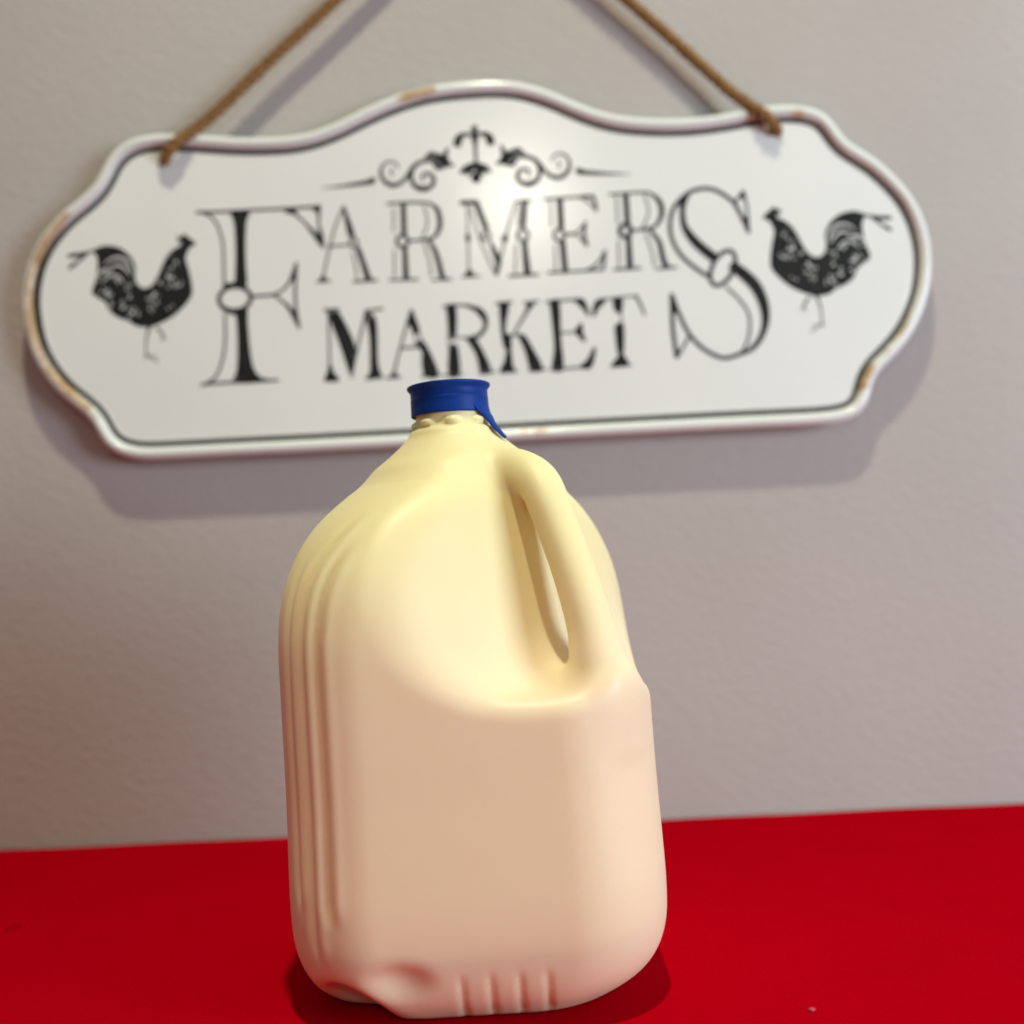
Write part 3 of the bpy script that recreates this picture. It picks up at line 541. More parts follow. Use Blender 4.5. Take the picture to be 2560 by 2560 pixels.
'speck_a': [['P',[[-211.5,-5.76],[-211.74,-5.27],[-211.52,-4.51],[-211.06,-4.24],[-210.82,-4.73],[-211.04,-5.49]]],['P',[[-216.0,-8.39],[-216.37,-8.11],[-216.33,-7.62],[-215.91,-7.42],[-215.54,-7.7],[-215.59,-8.19]]],['P',[[-212.21,-4.55],[-211.99,-4.05],[-211.42,-3.97],[-211.06,-4.38],[-211.28,-4.87],[-211.85,-4.96]]],['P',[[-216.3,-8.96],[-216.57,-8.48],[-216.35,-7.73],[-215.87,-7.48],[-215.6,-7.97],[-215.82,-8.71]]],['P',[[-214.48,-3.12],[-214.82,-2.79],[-214.85,-2.11],[-214.54,-1.77],[-214.2,-2.09],[-214.17,-2.77]]],['P',[[-215.54,-6.29],[-216.13,-6.38],[-216.72,-5.86],[-216.73,-5.26],[-216.14,-5.17],[-215.54,-5.69]]],['P',[[-215.9,-5.85],[-216.55,-5.91],[-217.07,-5.33],[-216.94,-4.68],[-216.29,-4.62],[-215.77,-5.21]]],['P',[[-210.88,-5.26],[-211.41,-5.38],[-211.93,-4.94],[-211.92,-4.39],[-211.39,-4.27],[-210.87,-4.71]]],['P',[[-214.44,-3.28],[-214.83,-3.19],[-215.04,-2.74],[-214.87,-2.38],[-214.48,-2.47],[-214.27,-2.92]]],['P',[[-210.05,-17.68],[-210.79,-17.55],[-211.08,-16.82],[-210.65,-16.21],[-209.91,-16.34],[-209.61,-17.08]]],['P',[[-211.78,-15.03],[-211.78,-14.39],[-211.17,-13.94],[-210.56,-14.12],[-210.56,-14.76],[-211.17,-15.22]]],['P',[[-211.44,-18.15],[-211.97,-18.0],[-212.1,-17.46],[-211.72,-17.07],[-211.19,-17.23],[-211.06,-17.77]]],['P',[[-214.35,-15.82],[-214.95,-15.77],[-215.39,-15.14],[-215.23,-14.56],[-214.64,-14.61],[-214.2,-15.25]]],['P',[[-211.21,-14.4],[-211.1,-13.87],[-210.57,-13.68],[-210.15,-14.02],[-210.25,-14.55],[-210.78,-14.75]]],['P',[[-210.54,-16.9],[-211.14,-17.02],[-211.67,-16.53],[-211.59,-15.91],[-210.99,-15.79],[-210.46,-16.29]]],['P',[[-212.51,-15.84],[-212.7,-15.3],[-212.33,-14.73],[-211.77,-14.69],[-211.57,-15.23],[-211.94,-15.81]]],['P',[[-208.35,-17.55],[-208.81,-17.49],[-209.09,-17.0],[-208.92,-16.57],[-208.47,-16.63],[-208.18,-17.12]]],['P',[[-212.46,-13.58],[-212.9,-13.59],[-213.4,-13.15],[-213.45,-12.71],[-213.01,-12.7],[-212.51,-13.13]]],['P',[[-209.36,-17.0],[-209.48,-16.6],[-209.21,-16.06],[-208.82,-15.93],[-208.7,-16.33],[-208.97,-16.87]]],['P',[[-206.49,-8.81],[-206.95,-8.37],[-206.8,-7.73],[-206.2,-7.55],[-205.75,-7.99],[-205.89,-8.63]]],['P',[[-203.94,-9.26],[-204.01,-8.74],[-203.56,-8.23],[-203.04,-8.25],[-202.97,-8.76],[-203.43,-9.27]]],['P',[[-205.64,-8.47],[-206.14,-8.42],[-206.58,-7.86],[-206.53,-7.36],[-206.03,-7.42],[-205.59,-7.97]]],['P',[[-205.5,-10.3],[-205.55,-9.59],[-204.94,-9.14],[-204.28,-9.4],[-204.23,-10.11],[-204.83,-10.56]]],['P',[[-205.02,-8.12],[-204.91,-7.7],[-204.43,-7.49],[-204.05,-7.71],[-204.15,-8.13],[-204.64,-8.34]]],['P',[[-200.67,-14.57],[-200.75,-14.01],[-200.27,-13.45],[-199.71,-13.45],[-199.62,-14.02],[-200.1,-14.58]]],['P',[[-199.79,-11.74],[-200.25,-12.01],[-200.86,-11.76],[-201.01,-11.24],[-200.55,-10.97],[-199.94,-11.22]]],['P',[[-197.09,-11.85],[-197.36,-11.35],[-197.1,-10.66],[-196.57,-10.48],[-196.3,-10.98],[-196.56,-11.67]]],['P',[[-199.48,-12.18],[-199.23,-11.75],[-198.54,-11.55],[-198.11,-11.78],[-198.35,-12.21],[-199.04,-12.4]]],['P',[[-199.25,-15.45],[-199.24,-15.03],[-198.82,-14.74],[-198.42,-14.87],[-198.44,-15.3],[-198.85,-15.59]]],['P',[[-194.58,-28.25],[-194.67,-27.67],[-194.19,-27.12],[-193.62,-27.14],[-193.53,-27.72],[-194.01,-28.27]]],['P',[[-200.15,-30.42],[-200.18,-29.87],[-199.67,-29.38],[-199.12,-29.46],[-199.09,-30.01],[-199.6,-30.5]]],['P',[[-194.27,-29.95],[-194.5,-29.47],[-194.23,-28.85],[-193.74,-28.69],[-193.51,-29.17],[-193.78,-29.79]]],['P',[[-195.95,-25.73],[-196.55,-25.66],[-196.96,-25.02],[-196.78,-24.45],[-196.19,-24.52],[-195.77,-25.16]]],['P',[[-198.89,-29.37],[-198.84,-28.83],[-198.31,-28.55],[-197.83,-28.82],[-197.88,-29.37],[-198.41,-29.65]]],['P',[[-198.3,-25.62],[-198.84,-26.05],[-199.59,-25.81],[-199.8,-25.16],[-199.27,-24.73],[-198.52,-24.96]]],['P',[[-197.33,-28.11],[-197.93,-27.8],[-197.98,-27.13],[-197.42,-26.75],[-196.82,-27.06],[-196.77,-27.74]]],['P',[[-197.23,-28.05],[-197.13,-27.5],[-196.48,-27.07],[-195.94,-27.19],[-196.04,-27.74],[-196.69,-28.17]]],['P',[[-198.07,-30.23],[-198.07,-29.92],[-197.76,-29.56],[-197.45,-29.53],[-197.45,-29.85],[-197.76,-30.2]]],['P',[[-185.94,-19.35],[-185.78,-18.89],[-185.18,-18.63],[-184.74,-18.83],[-184.9,-19.29],[-185.49,-19.55]]],['P',[[-183.97,-23.11],[-184.24,-22.53],[-183.9,-21.86],[-183.28,-21.76],[-183.01,-22.34],[-183.35,-23.01]]],['P',[[-184.85,-17.88],[-184.65,-17.38],[-183.98,-17.12],[-183.5,-17.36],[-183.69,-17.85],[-184.37,-18.11]]],['P',[[-189.35,-20.26],[-189.15,-19.68],[-188.49,-19.51],[-188.03,-19.93],[-188.23,-20.52],[-188.89,-20.68]]],['P',[[-182.44,-22.83],[-182.91,-22.97],[-183.31,-22.62],[-183.24,-22.13],[-182.77,-21.99],[-182.37,-22.34]]],['P',[[-186.55,-21.25],[-186.99,-20.93],[-187.08,-20.21],[-186.72,-19.81],[-186.28,-20.13],[-186.19,-20.85]]],['P',[[-185.4,-18.49],[-185.18,-17.91],[-184.46,-17.71],[-183.96,-18.09],[-184.19,-18.67],[-184.91,-18.87]]],['P',[[-184.81,-17.55],[-185.18,-17.18],[-185.14,-16.49],[-184.74,-16.17],[-184.36,-16.54],[-184.4,-17.23]]],['P',[[-181.81,-19.6],[-182.19,-19.61],[-182.55,-19.23],[-182.54,-18.85],[-182.16,-18.84],[-181.8,-19.22]]],['P',[[-186.97,-19.56],[-186.9,-19.04],[-186.34,-18.66],[-185.83,-18.8],[-185.9,-19.32],[-186.46,-19.7]]],['P',[[-185.75,-28.0],[-186.11,-28.08],[-186.58,-27.8],[-186.7,-27.45],[-186.34,-27.38],[-185.87,-27.65]]],['P',[[-185.56,-24.46],[-186.05,-24.33],[-186.2,-23.83],[-185.85,-23.46],[-185.35,-23.59],[-185.2,-24.09]]],['P',[[-186.85,-23.41],[-187.21,-23.85],[-187.8,-23.76],[-188.03,-23.23],[-187.67,-22.78],[-187.08,-22.88]]],['P',[[-186.94,-26.27],[-187.3,-26.76],[-187.98,-26.72],[-188.29,-26.2],[-187.94,-25.71],[-187.26,-25.74]]],['P',[[-185.45,-26.27],[-185.6,-25.79],[-185.26,-25.37],[-184.76,-25.43],[-184.61,-25.92],[-184.96,-26.34]]],['P',[[-176.15,-10.04],[-176.0,-9.66],[-175.48,-9.43],[-175.1,-9.58],[-175.24,-9.96],[-175.77,-10.19]]],['P',[[-174.89,-9.39],[-175.4,-8.95],[-175.28,-8.25],[-174.67,-8.01],[-174.16,-8.46],[-174.28,-9.15]]],['P',[[-176.81,-9.67],[-177.21,-9.16],[-176.99,-8.48],[-176.37,-8.32],[-175.97,-8.83],[-176.19,-9.51]]],['P',[[-175.79,-8.66],[-176.13,-8.56],[-176.4,-8.12],[-176.34,-7.77],[-176.0,-7.87],[-175.73,-8.31]]],['P',[[-177.28,-14.4],[-177.14,-13.86],[-176.55,-13.66],[-176.11,-14.01],[-176.25,-14.55],[-176.84,-14.75]]],['P',[[-177.41,-7.55],[-177.22,-7.01],[-176.61,-6.87],[-176.19,-7.27],[-176.38,-7.81],[-176.99,-7.95]]],['P',[[-179.97,-12.01],[-180.45,-12.32],[-181.21,-12.11],[-181.48,-11.6],[-181.0,-11.3],[-180.25,-11.5]]],['P',[[-181.91,-11.13],[-181.65,-10.76],[-181.04,-10.68],[-180.69,-10.95],[-180.94,-11.32],[-181.55,-11.41]]],['P',[[-180.67,-11.18],[-180.5,-10.87],[-180.05,-10.79],[-179.79,-11.04],[-179.96,-11.35],[-180.4,-11.42]]],['P',[[-175.45,-13.3],[-175.54,-12.79],[-175.15,-12.13],[-174.66,-11.98],[-174.58,-12.48],[-174.97,-13.14]]],['P',[[-171.13,-14.15],[-171.27,-13.59],[-170.83,-12.98],[-170.27,-12.94],[-170.13,-13.5],[-170.56,-14.11]]],['P',[[-172.51,-14.74],[-173.09,-14.68],[-173.46,-14.09],[-173.26,-13.54],[-172.68,-13.6],[-172.31,-14.19]]],['P',[[-172.22,-10.74],[-172.65,-10.47],[-172.67,-9.92],[-172.25,-9.64],[-171.82,-9.9],[-171.81,-10.45]]],['P',[[-170.57,-13.49],[-170.34,-13.0],[-169.63,-12.74],[-169.13,-12.98],[-169.36,-13.48],[-170.08,-13.73]]],['P',[[-168.22,-12.1],[-168.67,-12.23],[-169.23,-11.9],[-169.34,-11.42],[-168.88,-11.29],[-168.32,-11.62]]],['P',[[-173.76,-12.49],[-174.17,-12.78],[-174.75,-12.6],[-174.93,-12.12],[-174.52,-11.82],[-173.94,-12.01]]],['P',[[-172.55,-13.5],[-172.71,-13.01],[-172.39,-12.36],[-171.9,-12.2],[-171.74,-12.69],[-172.06,-13.35]]],['P',[[-170.22,-13.56],[-170.32,-13.09],[-169.94,-12.65],[-169.46,-12.68],[-169.36,-13.15],[-169.74,-13.6]]],['P',[[-174.05,-3.86],[-174.51,-3.34],[-174.31,-2.59],[-173.66,-2.38],[-173.2,-2.91],[-173.4,-3.65]]],['P',[[-173.75,1.92],[-174.15,2.09],[-174.2,2.52],[-173.86,2.78],[-173.47,2.61],[-173.41,2.18]]],['P',[[-172.22,-0.67],[-172.52,-0.34],[-172.44,0.19],[-172.04,0.38],[-171.74,0.06],[-171.82,-0.47]]],['P',[[-170.59,-0.26],[-170.99,-0.44],[-171.44,-0.18],[-171.48,0.27],[-171.08,0.45],[-170.63,0.19]]],['P',[[-171.07,-0.12],[-171.43,-0.2],[-171.75,0.08],[-171.71,0.45],[-171.36,0.53],[-171.04,0.25]]],['P',[[-171.81,-0.71],[-172.24,-0.42],[-172.27,0.2],[-171.86,0.52],[-171.43,0.22],[-171.4,-0.39]]],['P',[[-171.04,-1.76],[-170.9,-1.48],[-170.47,-1.3],[-170.17,-1.42],[-170.31,-1.7],[-170.74,-1.88]]],['P',[[-209.9,-22.87],[-209.89,-22.46],[-209.53,-22.25],[-209.17,-22.44],[-209.18,-22.85],[-209.54,-23.06]]],['P',[[-209.81,-20.35],[-209.93,-19.91],[-209.61,-19.5],[-209.16,-19.52],[-209.05,-19.96],[-209.37,-20.37]]],['P',[[-209.81,-24.71],[-210.11,-24.19],[-209.83,-23.52],[-209.26,-23.38],[-208.96,-23.9],[-209.23,-24.57]]],['P',[[-208.58,-22.5],[-208.43,-22.11],[-207.92,-21.94],[-207.56,-22.16],[-207.71,-22.55],[-208.22,-22.72]]],['P',[[-209.2,-22.44],[-209.37,-22.0],[-209.11,-21.42],[-208.68,-21.26],[-208.51,-21.7],[-208.77,-22.28]]],['P',[[-202.23,-23.62],[-202.35,-23.2],[-202.04,-22.73],[-201.61,-22.68],[-201.49,-23.11],[-201.8,-23.57]]],['P',[[-203.21,-22.84],[-203.03,-22.5],[-202.55,-22.39],[-202.24,-22.63],[-202.41,-22.98],[-202.9,-23.08]]],['P',[[-203.33,-21.56],[-203.34,-20.94],[-202.75,-20.44],[-202.14,-20.55],[-202.14,-21.17],[-202.73,-21.67]]],['P',[[-203.26,-25.45],[-203.7,-24.88],[-203.45,-24.15],[-202.76,-24.0],[-202.32,-24.57],[-202.57,-25.29]]],['P',[[-201.41,-24.79],[-201.87,-25.2],[-202.62,-25.06],[-202.92,-24.52],[-202.47,-24.11],[-201.71,-24.24]]],['P',[[-168.5,8.96],[-169.1,8.89],[-169.63,9.43],[-169.56,10.03],[-168.97,10.1],[-168.44,9.56]]],['P',[[-168.88,10.81],[-169.23,11.08],[-169.22,11.61],[-168.86,11.86],[-168.51,11.59],[-168.52,11.06]]],['P',[[-198.57,-18.88],[-198.78,-18.38],[-198.47,-17.79],[-197.94,-17.71],[-197.73,-18.2],[-198.04,-18.79]]],['P',[[-198.29,-19.58],[-199.01,-19.51],[-199.35,-18.82],[-198.95,-18.21],[-198.23,-18.28],[-197.9,-18.97]]],['P',[[-174.09,-25.48],[-174.57,-25.58],[-175.13,-25.2],[-175.22,-24.72],[-174.74,-24.62],[-174.18,-25.0]]],['P',[[-177.26,-26.94],[-177.65,-26.51],[-177.51,-25.88],[-176.98,-25.68],[-176.59,-26.11],[-176.73,-26.74]]],['P',[[-176.66,-4.05],[-176.4,-3.72],[-175.79,-3.66],[-175.46,-3.92],[-175.72,-4.24],[-176.33,-4.31]]],['P',[[-174.14,-8.64],[-174.63,-8.28],[-174.59,-7.62],[-174.08,-7.32],[-173.59,-7.68],[-173.63,-8.35]]],['P',[[-176.95,-5.53],[-177.19,-5.21],[-177.05,-4.78],[-176.68,-4.66],[-176.44,-4.98],[-176.58,-5.41]]],['P',[[-176.54,-8.77],[-177.05,-8.45],[-177.16,-7.68],[-176.77,-7.23],[-176.27,-7.56],[-176.15,-8.32]]],['P',[[-175.31,-8.17],[-175.13,-7.84],[-174.65,-7.73],[-174.35,-7.95],[-174.52,-8.28],[-175.0,-8.39]]],['L',[[-212.53,0.31],[-207.74,3.63],[-202.58,3.86],[-198.47,0.6],[-196.54,-4.7]],[0.34,0.9,1.12,1.12,0.45]],['L',[[-209.81,-2.66],[-205.05,-0.04],[-200.9,-2.13],[-197.76,-6.53]],[0.34,1.01,1.01,0.45]],['L',[[-216.46,-5.66],[-212.63,-3.0],[-207.96,-3.22]],[0.45,1.12,0.45]],['L',[[-213.77,-9.56],[-208.98,-6.0],[-204.32,-6.69],[-201.62,-10.13]],[0.45,0.9,0.67,0.34]]],
'rooster_b': [['C',[[170.87,15.64],[169.53,13.92],[166.65,15.92],[164.38,13.68],[162.09,12.15],[160.54,9.47],[163.4,8.18],[165.12,5.66],[166.43,1.46],[164.99,-4.28],[163.41,-12.86],[163.62,-18.99],[167.06,-24.02],[172.85,-29.4],[178.58,-32.9],[184.73,-35.44],[189.43,-36.4],[195.93,-35.15],[199.58,-32.39],[205.12,-30.25],[210.13,-26.25],[212.78,-20.94],[219.18,-16.39],[219.55,-13.07],[217.51,-7.5],[216.26,2.84],[218.45,7.68],[221.77,6.42],[225.61,3.28],[231.36,-1.18],[232.71,0.54],[227.95,3.39],[226.02,5.19],[232.57,5.5],[232.51,7.39],[226.4,8.05],[219.82,8.93],[213.19,11.22],[207.57,10.96],[202.02,8.81],[197.48,4.33],[195.07,-0.98],[195.28,-7.59],[193.79,-11.91],[190.58,-13.95],[186.33,-12.73],[182.9,-8.17],[179.88,-1.69],[176.89,3.84],[173.02,7.45],[169.2,9.64],[170.53,12.07]]],['L',[[187.78,-35.77],[189.83,-41.32],[190.52,-48.34],[190.19,-52.59]],[1.57,1.12,0.9,1.12]],['L',[[191.87,-53.92],[189.49,-52.62],[183.56,-56.65]],[0.45,0.9,0.56]],['L',[[189.96,-52.6],[184.37,-52.86]],0.45],['L',[[184.08,-36.88],[180.71,-40.81],[181.51,-44.06]],[1.35,1.12,0.9]],['L',[[180.72,-41.28],[178.95,-44.18]],0.45]],
